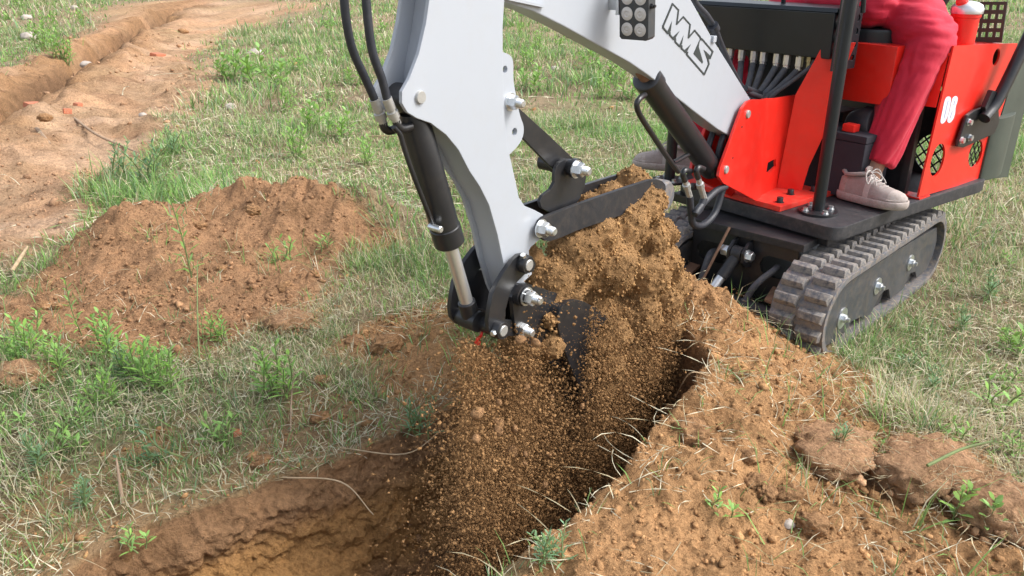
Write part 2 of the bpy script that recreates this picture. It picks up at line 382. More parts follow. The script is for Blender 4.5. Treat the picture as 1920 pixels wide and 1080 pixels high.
def height(x, y, full=False):
    x = np.asarray(x, float); y = np.asarray(y, float)
    pit, strip, mound, bare = masks(x, y)
    soil = np.clip(np.maximum.reduce([strip, mound, bare, sstep(-.05, 0, pit)]), 0, 1)
    h = .022*fbm(x, y, f=.7, octv=3, seed=1)+.010*fbm(x, y, f=4, octv=4, seed=2)
    def gb(cx, cy, a, sx, sy, rot=0):
        c, s = math.cos(rot), math.sin(rot); u = (x-cx)*c+(y-cy)*s; v = -(x-cx)*s+(y-cy)*c
        return a*np.exp(-(u/sx)**2-(v/sy)**2)
    m = gb(-1.18, 3.98, .18, .52, .36)+gb(-1.80, 3.66, .175, .24, .26)+gb(-.80, 3.92, .12, .26, .28)+gb(-1.45, 3.30, .07, .62, .42)+gb(-1.42, 3.98, .05, .2, .14)
    h = h+m*(1+.6*fbm(x, y, f=4, octv=4, gain=.6, seed=21))
    w = 1-np.exp(-np.maximum(pit, 0)/.085)
    d, s, hc = line_dist(CREST, x, y, CREST_H)
    h = h+(hc*np.exp(-(d/.30)**2))*(1+.25*fbm(x, y, f=6, octv=3, seed=31))+gb(.585, 2.60, .20, .23, .15, -.5)+gb(-.12, 2.75, .09, .34, .18, .6)+gb(1.35, 2.02, .05, .4, .2)
    # trench with ridges of spoil, and the driven strip beside it
    d, s, _ = line_dist(TRENCH, x, y); d = d+.12*fbm(x, y, f=1.6, octv=4, seed=41)
    wd = .13+.03*np.sin(s*1.3)
    h = h-.75*(1-sstep(wd*.7, wd+.10, d))+.06*np.exp(-((d-.45)/.22)**2)*(1+.7*fbm(x, y, f=1.8, octv=4, seed=44))*(d < 3)
    h = h+.22*np.abs(fbm(x, y, f=2.1, octv=5, gain=.66, seed=46))*np.exp(-((d-.45)/.5)**2)*sstep(.1, .35, d)
    rib = np.sin(2*math.pi*(s+.25*fbm(x, y, f=.9, seed=47))/.46)
    lane = np.exp(-((d-1.25)/.28)**2)+np.exp(-((d-2.15)/.26)**2)
    h = h+strip*((.35+.65*np.clip(lane, 0, 1))*.062*(1-np.mod((s+.30*fbm(x, y, f=1.6, octv=3, seed=47))/.30, 1))*sstep(-.25, .2, fbm(x, y, f=1.5, octv=3, seed=50))-.05*lane+.05*fbm(x, y, f=2.6, octv=4, seed=48)+.05*np.abs(fbm(x*2.2+y, y*.9-x*.5, f=2.2, octv=3, seed=49)))
    h = h-.46*w+w*(gb(.12, 2.12, .16, .32, .3)+gb(-.2, 1.75, .06, .3, .3))+w*(.06*fbm(x, y, f=9, octv=4, seed=51)+.05*np.abs(fbm(x, y, f=22, octv=4, gain=.7, seed=52)))+w*.012*np.sin(70*(x*.8-y*.6)+3*fbm(x, y, f=4, seed=53))*sstep(.02, .06, pit)*(1-sstep(.1, .2, pit))
    # loose-soil lumps
    lump = fbm(x, y, f=13, octv=4, gain=.62, seed=61); lump = np.abs(lump)
    loose = np.clip(np.maximum(mound, bare)*(1-w)+.5*w, 0, 1)
    h = h+loose*(.040*(lump-.15)+.020*np.abs(fbm(x, y, f=34, octv=3, gain=.7, seed=63)))+strip*.045*np.abs(fbm(x*.7, y*1.7, f=7, octv=4, gain=.65, seed=64))
    if full: return h, pit, strip, mound, bare, soil, w
    return h
def hz(x, y): return float(height(np.array([x]), np.array([y]))[0])
def axis_coords(lo, hi, step, a, b, ga, gb2, ka, kb):
    c = list(np.arange(lo, hi+step/2, step)); s = step
    while c[-1] < b: s *= gb2 if c[-1] < kb else 1.25; c.append(c[-1]+s)
    s = step; L = []; x = lo
    while x > a: s *= ga if x > ka else 1.25; x -= s; L.append(x)
    return np.array(L[::-1]+c)
gx = axis_coords(-1.25, 1.5, .0105, -420, 420, 1.015, 1.05, -7.5, 8); gy = axis_coords(1.0, 3.15, .0100, -60, 700, 1.2, 1.0145, 0, 14)
X, Y = np.meshgrid(gx, gy); xs, ys = X.ravel(), Y.ravel()
h, pit, strip, mound, bare, soil, wpit = height(xs, ys, True)
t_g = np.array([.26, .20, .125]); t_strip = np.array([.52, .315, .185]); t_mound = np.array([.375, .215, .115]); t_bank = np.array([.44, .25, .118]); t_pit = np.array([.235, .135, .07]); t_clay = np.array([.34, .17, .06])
gn = fbm(xs, ys, f=1.3, octv=4, seed=71)
col = t_g[None]*(1+.35*gn[:, None])+np.array([.0, .03, .0])*sstep(0, .5, fbm(xs, ys, f=.8, seed=73))[:, None]
def over(c, t, m): return c*(1-m[:, None])+np.asarray(t)[None]*m[:, None]
col = over(col, t_bank*.98, bare); col = over(col, t_mound, mound); 
sc_ = sstep(.0, .5, fbm(xs, ys, f=1.1, octv=4, seed=75)); col = over(col, t_strip, strip*(.55+.45*sc_)); col = over(col, np.array([.33, .19, .11]), strip*.65*sstep(.05, .45, fbm(xs, ys, f=3.2, octv=4, seed=76))); col = over(col, np.array([.58, .40, .27]), strip*.6*sstep(.1, .5, fbm(xs, ys, f=2.0, octv=4, seed=78)))
td, _, _ = line_dist(TRENCH, xs, ys); col = over(col, np.array([.33, .185, .09]), strip*(1-sstep(.15, .95, td+.45*gn))*.9)
col = over(col, np.array([.17, .10, .058]), strip*0+(1-sstep(.12, .30, td))*.8)  # shade inside the trench, painted into the soil colour
clay = sstep(-.1, .25, fbm(xs*1.0, ys*1.0, f=2.3, octv=3, seed=77)+.35-1.1*(xs+.55))
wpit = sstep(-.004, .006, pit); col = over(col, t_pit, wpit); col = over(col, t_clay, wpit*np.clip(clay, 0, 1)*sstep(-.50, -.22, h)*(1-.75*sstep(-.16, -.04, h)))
nx, ny = len(gx), len(gy)
ii = (np.arange(ny-1)[:, None]*nx+np.arange(nx-1)[None]).ravel()
quads = np.stack([ii, ii+1, ii+nx+1, ii+nx], 1)
# rough clay face of the cut under the far lip
LIP = np.array([(-1.06, 1.40), (-1.02, 1.50), (-.93, 1.62), (-.78, 1.73), (-.60, 1.85), (-.45, 1.98), (-.30, 2.12), (-.17, 2.28), (-.05, 2.44), (.18, 2.56)])
Lp = spline(np.c_[LIP, np.zeros(len(LIP))], 32)[:, :2]; dl = np.r_[0, np.cumsum(np.hypot(*np.diff(Lp, axis=0).T))]
na = 300; sa = np.linspace(0, dl[-1], na); Lp = np.stack([np.interp(sa, dl, Lp[:, 0]), np.interp(sa, dl, Lp[:, 1])], 1)
tg_ = np.gradient(Lp, axis=0); tg_ /= np.linalg.norm(tg_, axis=1)[:, None]; inw = np.stack([tg_[:, 1], -tg_[:, 0]], 1)
dd = np.r_[np.linspace(-.012, .46, 84)]
A, D = np.meshgrid(sa, dd, indexing='ij'); rag = .028*fbm(A, A*0, f=7, octv=4, seed=121)
edge = (.05*fbm(A, A*0+3.3, f=5, octv=4, seed=123))[:, :]
ww = .055*fbm(A, D*1.4, f=5, octv=5, gain=.62, seed=125)+.035*np.abs(fbm(A, D*1.2, f=17, octv=4, gain=.66, seed=127))+.004*np.sin(85*D+9*A+5*fbm(A, D, f=3, seed=129))*sstep(.10, .2, D)
inx = np.where(D < 0, -.05, .012+.46*np.maximum(D, 0)+ww*sstep(0, .05, D))+edge*.35
px_, py_ = Lp[:, 0][:, None]+inw[:, 0][:, None]*inx, Lp[:, 1][:, None]+inw[:, 1][:, None]*inx
lipz = height(Lp[:, 0]-inw[:, 0]*.05, Lp[:, 1]-inw[:, 1]*.05)[:, None]
pz_ = lipz-np.maximum(D, 0)+rag*sstep(-.01, .02, D)+np.where(D < 0, -.012, 0)
cl = np.clip(sstep(-.25, .3, fbm(A, D*2, f=2.6, octv=4, seed=131)+.55-.95*(px_+.55))*sstep(.07, .16, D), 0, 1).ravel()
wc = over(over(np.zeros((na*84, 3)), np.array([.31, .178, .092]), np.ones(na*84)), np.array([.43, .235, .092]), cl)
iw = (np.arange(na-1)[:, None]*84+np.arange(83)[None]).ravel()
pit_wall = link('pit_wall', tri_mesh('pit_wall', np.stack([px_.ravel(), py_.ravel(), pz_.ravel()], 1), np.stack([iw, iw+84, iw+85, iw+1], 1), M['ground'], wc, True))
tag(pit_wall, kind='structure')
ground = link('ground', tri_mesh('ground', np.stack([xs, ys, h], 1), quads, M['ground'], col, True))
tag(ground, kind='structure')

# ================================================================== GRASS, STRAW, CRUMBS
HTRK = heading(44)
T0 = level(1567, 667, 0.)                          # outer front foot of the nearer track
def in_tracks(x, y):
    r, n = HTRK; a = (x-T0[0])*r[0]+(y-T0[1])*r[1]; b = (x-T0[0])*n[0]+(y-T0[1])*n[1]
    return (a > -.16) & (a < 1.1) & (((b < .0) & (b > -.21)) | ((b < -.62) & (b > -.84)))
def scatter(n, y0, y1, margin=.6):
    y = np.sqrt(rng.uniform(y0*y0, y1*y1, n)) if y0 > 3 else rng.uniform(y0, y1, n)
    hw = .66*y+margin; x = rng.uniform(-1, 1, n)*hw
    if y0 <= 3:
        k = rng.uniform(0, 1, n) < hw/hw.max(); x, y = x[k], y[k]
    return x, y
def grass_keep(x, y):
    pit, strip, mound, bare = masks(x, y)
    s = np.maximum.reduce([strip*1.02, mound*.96, bare*.97, sstep(-.012, .0, pit)])
    cl = sstep(-.45, .25, fbm(x, y, f=2.2, octv=3, seed=81))
    return (1-np.clip(s, 0, 1))*(.34+.66*cl)
def blades(x, y, L, W, az, lean, curl, col):
    n = len(x); z = height(x, y)-.004
    base = np.stack([x, y, z], 1); d = np.stack([np.sin(az), np.cos(az), np.zeros(n)], 1); sd_ = np.stack([np.cos(az), -np.sin(az), np.zeros(n)], 1)
    def pt(t): return base+d*(L*np.sin(lean+curl*t*.5)*t)[:, None]+ZZ[None]*(L*np.cos(lean+curl*t*.5)*t)[:, None]
    m = pt(np.full(n, .5)); tp = pt(np.ones(n)); w = (W/2)[:, None]*sd_
    V = np.stack([base-w, base+w, m-w*.85, m+w*.85, tp], 1).reshape(-1, 3)
    o = (np.arange(n)*5)[:, None]
    T = np.concatenate([o+np.array([[0, 1, 3]]), o+np.array([[0, 3, 2]]), o+np.array([[2, 3, 4]])], 0)
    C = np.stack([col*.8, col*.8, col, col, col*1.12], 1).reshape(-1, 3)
    return V, T, C
G_BRIGHT, G_MID, G_BLUE, G_STRAW, G_PALE = [np.array(c) for c in ((.265, .455, .125), (.215, .345, .115), (.205, .34, .175), (.55, .475, .30), (.68, .63, .46))]
def grass_colour(x, y, straw_bias):
    n = len(x); pn = fbm(x, y, f=1.4, octv=4, seed=91); pn2 = fbm(x, y, f=.55, octv=3, seed=93)
    r = rng.uniform(0, 1, n); pstraw = np.clip(straw_bias+.55*pn, .05, .85)
    c = np.where((r < pstraw)[:, None], G_STRAW[None], G_MID[None])
    r2 = rng.uniform(0, 1, n)
    c = np.where(((r >= pstraw) & (r2 < np.clip(.35+.7*pn2, .05, .9)))[:, None], G_BRIGHT[None], c)
    c = np.where(((r >= pstraw) & (r2 > .82))[:, None], G_BLUE[None], c)
    c = np.where(((r < pstraw) & (r2 < .35))[:, None], G_PALE[None], c)
    return c*rng.uniform(.72, 1.25, n)[:, None]
VV, TT, CCo = [], [], []; off = 0
for (y0, y1, ncl, per, spread, Lm, Wm, sb) in ((.9, 3.6, 38000, 6, .024, .078, .0030, .36), (3.6, 7.2, 22000, 6, .035, .085, .0052, .30), (7.2, 15, 19000, 5, .07, .115, .0105, .28), (15, 36, 16000, 5, .16, .16, .022, .28)):
    cx, cy = scatter(ncl, y0, y1)
    k = rng.uniform(0, 1, len(cx)) < grass_keep(cx, cy); cx, cy = cx[k], cy[k]
    tall = .55+.9*sstep(-.2, .6, fbm(cx, cy, f=1.1, octv=3, seed=95))
    hgt = np.repeat(tall*rng.uniform(.6, 1.35, len(cx)), per); bx = np.repeat(cx, per); by = np.repeat(cy, per); n = len(bx)
    dx, dy = rng.normal(0, spread, n), rng.normal(0, spread, n); x, y = bx+dx, by+dy
    az = np.arctan2(dx, dy)+rng.normal(0, .7, n)
    k = ~in_tracks(x, y) & (poly_sd(PIT, x, y) < .012); x, y, az, hgt = x[k], y[k], az[k], hgt[k]; n = len(x)
    c = grass_colour(x, y, sb)
    L = Lm*hgt*rng.uniform(.5, 1.5, n); lean = np.abs(rng.normal(.45, .35, n)); curl = rng.uniform(.1, 1.3, n)
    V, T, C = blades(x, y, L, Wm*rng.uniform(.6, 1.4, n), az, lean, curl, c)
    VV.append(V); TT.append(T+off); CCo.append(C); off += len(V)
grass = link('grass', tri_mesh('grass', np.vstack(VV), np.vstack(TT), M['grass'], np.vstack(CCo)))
tag(grass, 'green and dry grass growing thinly over the field', 'grass', kind='stuff')

def ribbons(x, y, z, L, W, az, rise, bend, col, seg=4):
    n = len(x); V = []; C = []
    a = az.copy(); p = np.stack([x, y, z], 1); st = L/seg
    for i in range(seg+1):
        s_ = np.stack([np.cos(a), -np.sin(a), np.zeros(n)], 1)*(W*(1-.5*i/seg)/2)[:, None]
        lift = ZZ[None]*(W*.6)[:, None]*((-1)**i)
        V += [p-s_+lift*.5, p+s_-lift*.5]; C += [col, col]
        a = a+bend/seg; t = i/seg
        p = p+np.stack([np.sin(a)*st, np.cos(a)*st, (rise*(1-1.7*t))*st], 1)
    V = np.stack(V, 1).reshape(-1, 3); C = np.stack(C, 1).reshape(-1, 3); k = (seg+1)*2
    o = (np.arange(n)*k)[:, None]; T = []
    for i in range(seg):
        T += [o+np.array([[2*i, 2*i+1, 2*i+3]]), o+np.array([[2*i, 2*i+3, 2*i+2]])]
    return V, np.concatenate(T, 0), C
VV, TT, CCo = [], [], []; off = 0
for (y0, y1, n, W, Lm) in ((.9, 3.4, 25000, .0022, .10), (3.4, 7, 6500, .0042, .16), (7, 14, 3000, .008, .22)):
    x, y = scatter(n, y0, y1)
    pit, st, mo, ba = masks(x, y)
    pr = np.clip(1-np.maximum.reduce([st*.97, mo*.93, ba*.72]), 0, 1)*np.clip(.45+.9*fbm(x, y, f=1.7, octv=3, seed=99), .08, 1)
    pr = np.where(np.abs(pit+.03) < .06, np.maximum(pr, .5), pr)
    # a swathe of raked hay at the foot of the spoil bank
    pr = np.maximum(pr, .95*np.exp(-((x-1.28)/.28)**2-((y-2.12)/.22)**2)); pr = np.maximum(pr, .7*np.exp(-((x-1.75)/.4)**2-((y-1.95)/.3)**2))
    k = (rng.uniform(0, 1, len(x)) < pr) & (pit < .0) & ~in_tracks(x, y); x, y = x[k], y[k]; n = len(x)
    r = rng.uniform(0, 1, n)
    c = np.where((r < .55)[:, None], G_PALE[None], np.where((r < .93)[:, None], G_STRAW[None], G_MID[None]))*rng.uniform(.65, 1.15, n)[:, None]
    L = Lm*rng.uniform(.3, 1.7, n)
    V, T, C = ribbons(x, y, height(x, y)+rng.uniform(.002, .022, n), L, W*rng.uniform(.6, 1.4, n), rng.uniform(0, 6.28, n), rng.uniform(0, .5, n), rng.normal(0, .7, n), c)
    VV.append(V); TT.append(T+off); CCo.append(C); off += len(V)
straw = link('dry_straw', tri_mesh('dry_straw', np.vstack(VV), np.vstack(TT), M['straw'], np.vstack(CCo)))
tag(straw, 'pale dry straw stems lying tangled on the ground', 'straw', kind='stuff')

OCT = (np.array([(1, 0, 0), (-1, 0, 0), (0, 1, 0), (0, -1, 0), (0, 0, 1), (0, 0, -1.)]), np.array([(0, 2, 4), (2, 1, 4), (1, 3, 4), (3, 0, 4), (2, 0, 5), (1, 2, 5), (3, 1, 5), (0, 3, 5)]))
def crumb_mesh(P, R, col, squash=.75, ico=(ICO_V, ICO_F), elong=None):
    n = len(P); q = rng.normal(0, 1, (n, 4)); q /= np.linalg.norm(q, axis=1)[:, None]
    w, x, y, z = q.T
    Rm = np.stack([1-2*(y*y+z*z), 2*(x*y-z*w), 2*(x*z+y*w), 2*(x*y+z*w), 1-2*(x*x+z*z), 2*(y*z-x*w), 2*(x*z-y*w), 2*(y*z+x*w), 1-2*(x*x+y*y)], 1).reshape(n, 3, 3)
    Vb = ico[0][None]*rng.uniform(.5, 1.35, (n, len(ico[0]), 1))*rng.uniform(.65, 1.15, (n, 1, 3))
    V = np.einsum('nij,nkj->nki', Rm, Vb)*R[:, None, None]; V[:, :, 2] *= squash
    V += P[:, None]; k = len(ico[0])
    T = (ico[1][None]+(np.arange(n)*k)[:, None, None]).reshape(-1, 3)
    C = np.repeat(col, k, 0); return V.reshape(-1, 3), T, C
VV, TT, CCo = [], [], []; off = 0
for (y0, y1, n, r0, r1) in ((.95, 3.2, 90000, .0014, .008), (.95, 3.2, 5000, .006, .020), (2.6, 5.2, 50000, .0025, .014), (4, 14, 16000, .006, .034)):
    x, y = scatter(n, y0, y1)
    pit, st, mo, ba = masks(x, y)
    halo = sstep(-.30, .05, np.maximum(poly_sd(MOUND, x, y), poly_sd(BARE[1], x, y)))*.28+sstep(-.25, .0, pit)*.2
    pr = np.maximum.reduce([halo, mo*.95, ba*.9, sstep(-.02, .01, pit)*.9, st*.4])
    pr = np.maximum(pr, .02)
    k = (rng.uniform(0, 1, len(x)) < pr*np.clip(.75+fbm(x, y, f=4, octv=3, seed=103), .15, 1)) & ~in_tracks(x, y); x, y, pit, st, mo = x[k], y[k], pit[k], st[k], mo[k]; n = len(x)
    R = r0+(r1-r0)*rng.uniform(0, 1, n)**5.5
    c = np.where((pit > 0)[:, None], (t_pit*1.15)[None], np.where((mo > .5)[:, None], t_mound[None], np.where((st > .5)[:, None], t_strip[None]*.85, t_bank[None])))*rng.uniform(.7, 1.22, n)[:, None]
    V, T, C = crumb_mesh(np.stack([x, y, height(x, y)+R*.25], 1), R*1.15, c, .8, OCT if r0 < .0028 else (ICO_V, ICO_F))
    VV.append(V); TT.append(T+off); CCo.append(C); off += len(V)
crumbs = link('soil_crumbs', tri_mesh('soil_crumbs', np.vstack(VV), np.vstack(TT), M['crumb'], np.vstack(CCo)))
tag(crumbs, 'loose brown soil crumbs scattered over the dug earth', 'soil', kind='stuff')
# ================================================================== MINI EXCAVATOR
RB, NB = heading(40)       # boom: backwards, right
RH, NH = heading(52)       # upper house
RT, NT = HTRK              # undercarriage
OB = level(1414, 378, .45)
HB = level(1462, 396, .445)
bp = lambda u, v, off=0.: on_plane(u, v, OB+NB*off, NB)
bpl = lambda L, off=0.: [bp(u, v, off) for u, v in L]
def hp(a, b, z): return V3(HB[0], HB[1], 0)+RH*a+NH*b+ZZ*z
def ha(u, v, a): return on_plane(u, v, hp(a, 0, 0), RH)       # on the crosswise plane at a
def hb(u, v, b): return on_plane(u, v, hp(0, b, 0), NH)       # on the lengthwise plane at b
def tp(s, b, z): return V3(T0[0], T0[1], 0)+RT*s+NT*b+ZZ*z
ex = empty('mini_excavator', tp(.46, -.42, 0))
tag(ex, 'red and white compact excavator on rubber tracks tipping soil from its bucket', 'excavator')
INV = Matrix.Translation(-ex.location)
def part(mb, name, mat, bevel=0, seg=2, sharp=40, label=None, parent=None):
    o = mb.build(name, M[mat], parent or ex, bevel, seg, sharp, label)
    if parent is None: o.matrix_parent_inverse = INV
    return o
def nut(p, ax, r=.022, h=.022, stud=.022, name='nut', parent=None, mat='zinc', ph=.3):
    mb = MB(); ax = np.asarray(ax, float)
    mb.lathe(p, ax, [(0, r*1.25), (h*.14, r*1.25)], 24)
    mb.lathe(np.asarray(p)+ax*h*.14, ax, [(0, r), (h*.85, r), (h, r*.88)], 6, ph)
    if stud:
        pr = [(h, r*.62)]
        for i in range(4): pr += [(h+stud*(.1+.2*i), r*.62), (h+stud*(.18+.2*i), r*.54)]
        pr += [(h+stud*.9, r*.56), (h+stud, r*.44)]
        mb.lathe(p, ax, pr, 18)
    return part(mb, name, mat, sharp=32, parent=parent)

# ---- arm
NEAR = [(812, -300), (948, -300), (946, 0), (943, 50), (943, 107), (945, 200), (951, 272), (958, 300), (968, 345), (973, 370), (984, 386), (1003, 394), (1018, 402), (1027, 418), (1026, 436), (1012, 449), (996, 463), (992, 470), (993, 490), (998, 514), (984, 527), (986, 560), (980, 578), (970, 574), (959, 548), (944, 493), (933, 440), (917, 384), (900, 350), (880, 320), (860, 281), (837, 253), (808, 231), (782, 222), (764, 211), (754, 194), (754, 172), (768, 147), (786, 100), (799, 43), (805, 0)]
arm = MB()
nearp = bpl(NEAR)
hole = lambda u, v, r, off=0.: circle(bp(u, v, off), RB, ZZ, r, 16)
arm.prism(nearp, -NB*.010); arm.prism([p-NB*.080 for p in nearp], -NB*.010)
fw = [(828, -295), (824, 0), (816, 60), (806, 110), (800, 150), (802, 190), (818, 228), (846, 256), (868, 287), (888, 330), (904, 358), (920, 388), (935, 441), (946, 494), (961, 548)]
arm.prism(bpl(fw, -.0095)+bpl([(u+10, v) for u, v in fw[::-1]], -.0095), -NB*.071)
bw = [(940, -295), (938, 0), (936, 107), (938, 200), (944, 272), (951, 302), (961, 348), (967, 380), (980, 440), (984, 470), (990, 510)]
arm.prism(bpl(bw, -.0095)+bpl([(u-10, v) for u, v in bw[::-1]], -.0095), -NB*.071)
arm = part(arm, 'arm', 'white', bevel=.0022)
# thumb bracket welded to the back of the arm
EAR = chaikin([(934, 96), (952, 100), (963, 110), (962, 150), (968, 180), (974, 215), (984, 240), (978, 266), (956, 290), (938, 300)], 2)
tb = MB()
for o_ in (-.012, -.066):
    tb.prism(bpl(EAR, o_), -NB*.012, holes=[hole(947, 130, .0085, o_), hole(965, 247, .0095, o_)])
part(tb, 'thumb_bracket', 'white', parent=arm)
part(MB().lathe(bp(787, 182, .0), NB, [(-.02, .0135), (.004, .0135), (.006, .012)], 24), 'pin', 'pin', parent=arm)
nut(bp(957, 191, -.012), NB, .0165, .02, .02, parent=arm)
# ---- bucket cylinder
c0, c1 = bp(765, 186, -.045), bp(884, 598, -.045)
ax = (c1-c0)/np.linalg.norm(c1-c0); Lc = np.linalg.norm(c1-c0)
sg = bp(843, 457, -.045); sl = (sg-c0)@ax
cy = MB(); cy.lathe(c0, ax, [(.028, .026), (.05, .034), (sl-.05, .034), (sl-.048, .0365), (sl-.004, .0365), (sl, .033)], 32)
cy.lathe(c0-NB*.034, NB, [(0, .031), (.068, .031)], 28)
cyl = part(cy, 'bucket_cylinder', 'black')
part(MB().cyl(c0+ax*(sl-.01), c0+ax*(Lc-.03), .0165, seg=28), 'rod', 'chrome', parent=cyl)
rb_ = MB(); rb_.lathe(c0, ax, [(Lc-.058, .0175), (Lc-.055, .022), (Lc-.012, .023)], 24); rb_.lathe(c1-NB*.028, NB, [(0, .027), (.056, .027)], 24)
part(rb_, 'rod_end', 'black', parent=cyl)
side = np.cross(ax, NB)*-1
if side @ RB > 0: side = -side
f0 = c0+ax*.055+side*.036
ft = MB(); ft.tube([bp(738, 238, -.02), bp(750, 252, -.02), bp(757, 275, -.02), bp(772, 320, -.02), bp(800, 392, -.025), bp(812, 420, -.035)], .0055, 10)
part(ft, 'oil_pipe', 'black', parent=cyl)
bl = MB(); bl.lathe(bp(824, 430, -.01), NB, [(-.03, .008), (.004, .008), (.006, .006)], 14); part(bl, 'port_plug', 'zinc', parent=cyl)
# hoses feeding it
for pts, off_, fe in (([(633, -190), (643, -60), (647, 20), (660, 90), (684, 145), (704, 190)], -.070, [(702, 186), (708, 200), (720, 236)]),
                      ([(676, -190), (684, -60), (688, 20), (698, 95), (716, 148), (727, 190)], -.022, [(725, 184), (731, 200), (745, 232)])):
    h_ = part(MB().tube([bp(u, v, off_) for u, v in pts], .0085, 14, 10), 'hydraulic_hose', 'hose')
    a_, b_, c_ = [bp(u, v, off_) for u, v in fe]
    fm = MB(); d_ = (c_-a_)/np.linalg.norm(c_-a_); l_ = np.linalg.norm(c_-a_)
    fm.lathe(a_, d_, [(0, .0105), (l_*.42, .0105), (l_*.44, .0085), (l_*.5, .0085), (l_*.52, .012), (l_*.74, .012), (l_*.76, .009), (l_, .009)], 18)
    part(fm, 'hose_fitting', 'pin', parent=h_)
    part(MB().tube([c_-d_*.008, c_+d_*.006, c_+d_*.013+RB*.010, c_+RB*.032+d_*.012], .0092, 12), 'elbow', 'black', parent=h_)
# ---- links, bucket, thumb
PL = bp(940, 619, .04)-NB*.04; PT = bp(988, 496, .04)-NB*.04; PB = bp(1003, 561, .07)-NB*.07; PK = bp(1003, 627, .06)-NB*.06
LINK = [(977, 473), (965, 476), (953, 487), (938, 508), (925, 529), (916, 551), (911, 578), (908, 600), (910, 620), (920, 632), (938, 634), (952, 622), (949, 608), (940, 597), (941, 578), (948, 551), (959, 530), (976, 513), (993, 507), (998, 494), (991, 479)]
lk = MB(); lk.prism(bpl(LINK, .012), NB*.013); lk = part(lk, 'rocker_link', 'black', bevel=.002)
lk2 = MB(); lk2.prism([p-NB*.128 for p in bpl(LINK, .012)], NB*.013); part(lk2, 'rocker_link', 'black', bevel=.002)
for P_, nm in ((PT, 'pin_boss'), (PL, 'pin_boss')):
    b_ = MB(); b_.lathe(P_+NB*.022, NB, [(0, .0225), (.022, .0225), (.024, .021)], 28); o = part(b_, nm, 'black', parent=lk)
    part(MB().lathe(P_+NB*.04, NB, [(0, .0145), (.0085, .0145), (.010, .013)], 24), 'pin', 'pin', parent=lk)
    u_ = (-RB*.55+ZZ*.75); u_ /= np.linalg.norm(u_)
    part(MB().lathe(P_+NB*.036+(-RB if nm and P_ is PL else ZZ-RB*.4)*.021, (-RB if P_ is PL else ZZ-RB*.4), [(0, .008), (.008, .008), (.010, .006)], 6), 'lock_bolt', 'zinc', parent=lk)
ct = MB(); ct.lathe(PL-NB*.130, NB, [(0, .012), (.012, .012), (.013, .021), (.045, .021), (.046, .019), (.105, .019), (.106, .0215), (.14, .0215)], 26)
part(ct, 'cross_tube', 'black')
rc = MB(); q_ = PL-NB*.02-ZZ*.020-RB*.004; rc.tube([q_, q_-ZZ*.012-RB*.006, q_-ZZ*.016-RB*.018, q_-ZZ*.03-RB*.016], [.003, .004, .005, .003], 8); rc.box(q_-ZZ*.026-RB*.018, RB, NB, ZZ, .008, .014, .010)
part(rc, 'grease_cap', 'redplastic', bevel=.001)
for o_ in (.0005, -.112):
    e_ = RB*.0; d_ = (PK-PL)/np.linalg.norm(PK-PL); w_ = np.cross(d_, NB)*.021
    ol = [PL+w_, PL-w_, PK-w_*.95+d_*.012, PK+d_*.021, PK+w_*.95+d_*.012]
    part(MB().prism([p+NB*o_ for p in chaikin(ol, 1)], NB*.011), 'bucket_link', 'blackdirty', bevel=.002)
nut(PK+NB*.012, NB, .019, .02, .022, parent=None, name='bucket_pin_nut')
wb = MB(); wb.lathe(PB, NB, [(.0, .026), (.020, .026), (.021, .028), (.036, .028), (.037, .019), (.05, .019)], 28); part(wb, 'pin_bush', 'blackdirty')
nut(PB+NB*.042, NB, .0195, .024, .024, name='bucket_pin_nut')
# bucket: two cheek plates, a rolled back, ears and teeth
CHEEK = chaikin([(1043, 602), (1052, 575), (1072, 560), (1100, 566), (1150, 600), (1170, 680), (1150, 760), (1110, 760), (1078, 710), (1056, 650)], 2)
bk = MB(); ck = [on_plane(u, v, OB+NB*.055, NB) for u, v in CHEEK]
bk.prism(ck, -NB*.012); bk.prism([p-NB*.188 for p in ck], -NB*.012)
n_ = len(ck); cen = sum(ck)/n_
sel = [i % n_ for i in range(n_-14, n_+9)]
ringA = [ck[i]+(cen-ck[i])*.03-NB*.012 for i in sel]; ringB = [ck[i]+(cen-ck[i])*.13-NB*.012 for i in sel]
bk.prism(ringA+ringB[::-1], -NB*.176)
for o_ in (.02, -.13):
    ear = [PB+ZZ*.028-RB*.01, PB-RB*.03, PK-RB*.028, PK-ZZ*.03, ck[sel[4]]-NB*(.055-o_), ck[sel[12]]-NB*(.055-o_), ck[sel[-1]]-NB*(.055-o_), PB+RB*.03+ZZ*.02]
    bk.prism([p-NB*((p-OB)@NB)+NB*o_ for p in ear], -NB*.012)
bucket = part(bk, 'bucket', 'black', bevel=.0018)
for i in range(4):
    b0 = ck[sel[2]]-NB*(.02+i*.053); d_ = -ZZ*.8+RB*.3; d_ = d_/np.linalg.norm(d_)
    part(MB().prism([b0-NB*.016-RB*.008, b0+NB*.016-RB*.008, b0+NB*.016+RB*.012, b0-NB*.016+RB*.012], d_*.07), 'tooth', 'blackdirty', bevel=.003, parent=bucket)
THUMB = chaikin([(1001, 424), (1008, 408), (1026, 400), (1062, 386), (1122, 365), (1182, 345), (1220, 333), (1240, 340), (1242, 358), (1225, 374), (1192, 388), (1140, 409), (1080, 428), (1042, 445), (1018, 452), (1004, 441)], 1)
for o_, nm in ((.001, 'near'), (-.104, 'far')):
    tpts = [p+NB*o_ for p in bpl(THUMB, .0)]
    th = part(MB().prism(tpts, NB*.013), 'thumb_arm', 'black' if nm == 'far' else 'blackdirty', bevel=.002)
nut(bp(1014, 428, .014), NB, .0195, .022, .024, name='thumb_pin_nut')
tip = MB(); q_ = bp(1236, 366, -.03); tip.lathe(q_-NB*.03, NB, [(0, .046), (.010, .052), (.05, .052), (.06, .044)], 28)
part(tip, 'thumb_tip', 'rubber')
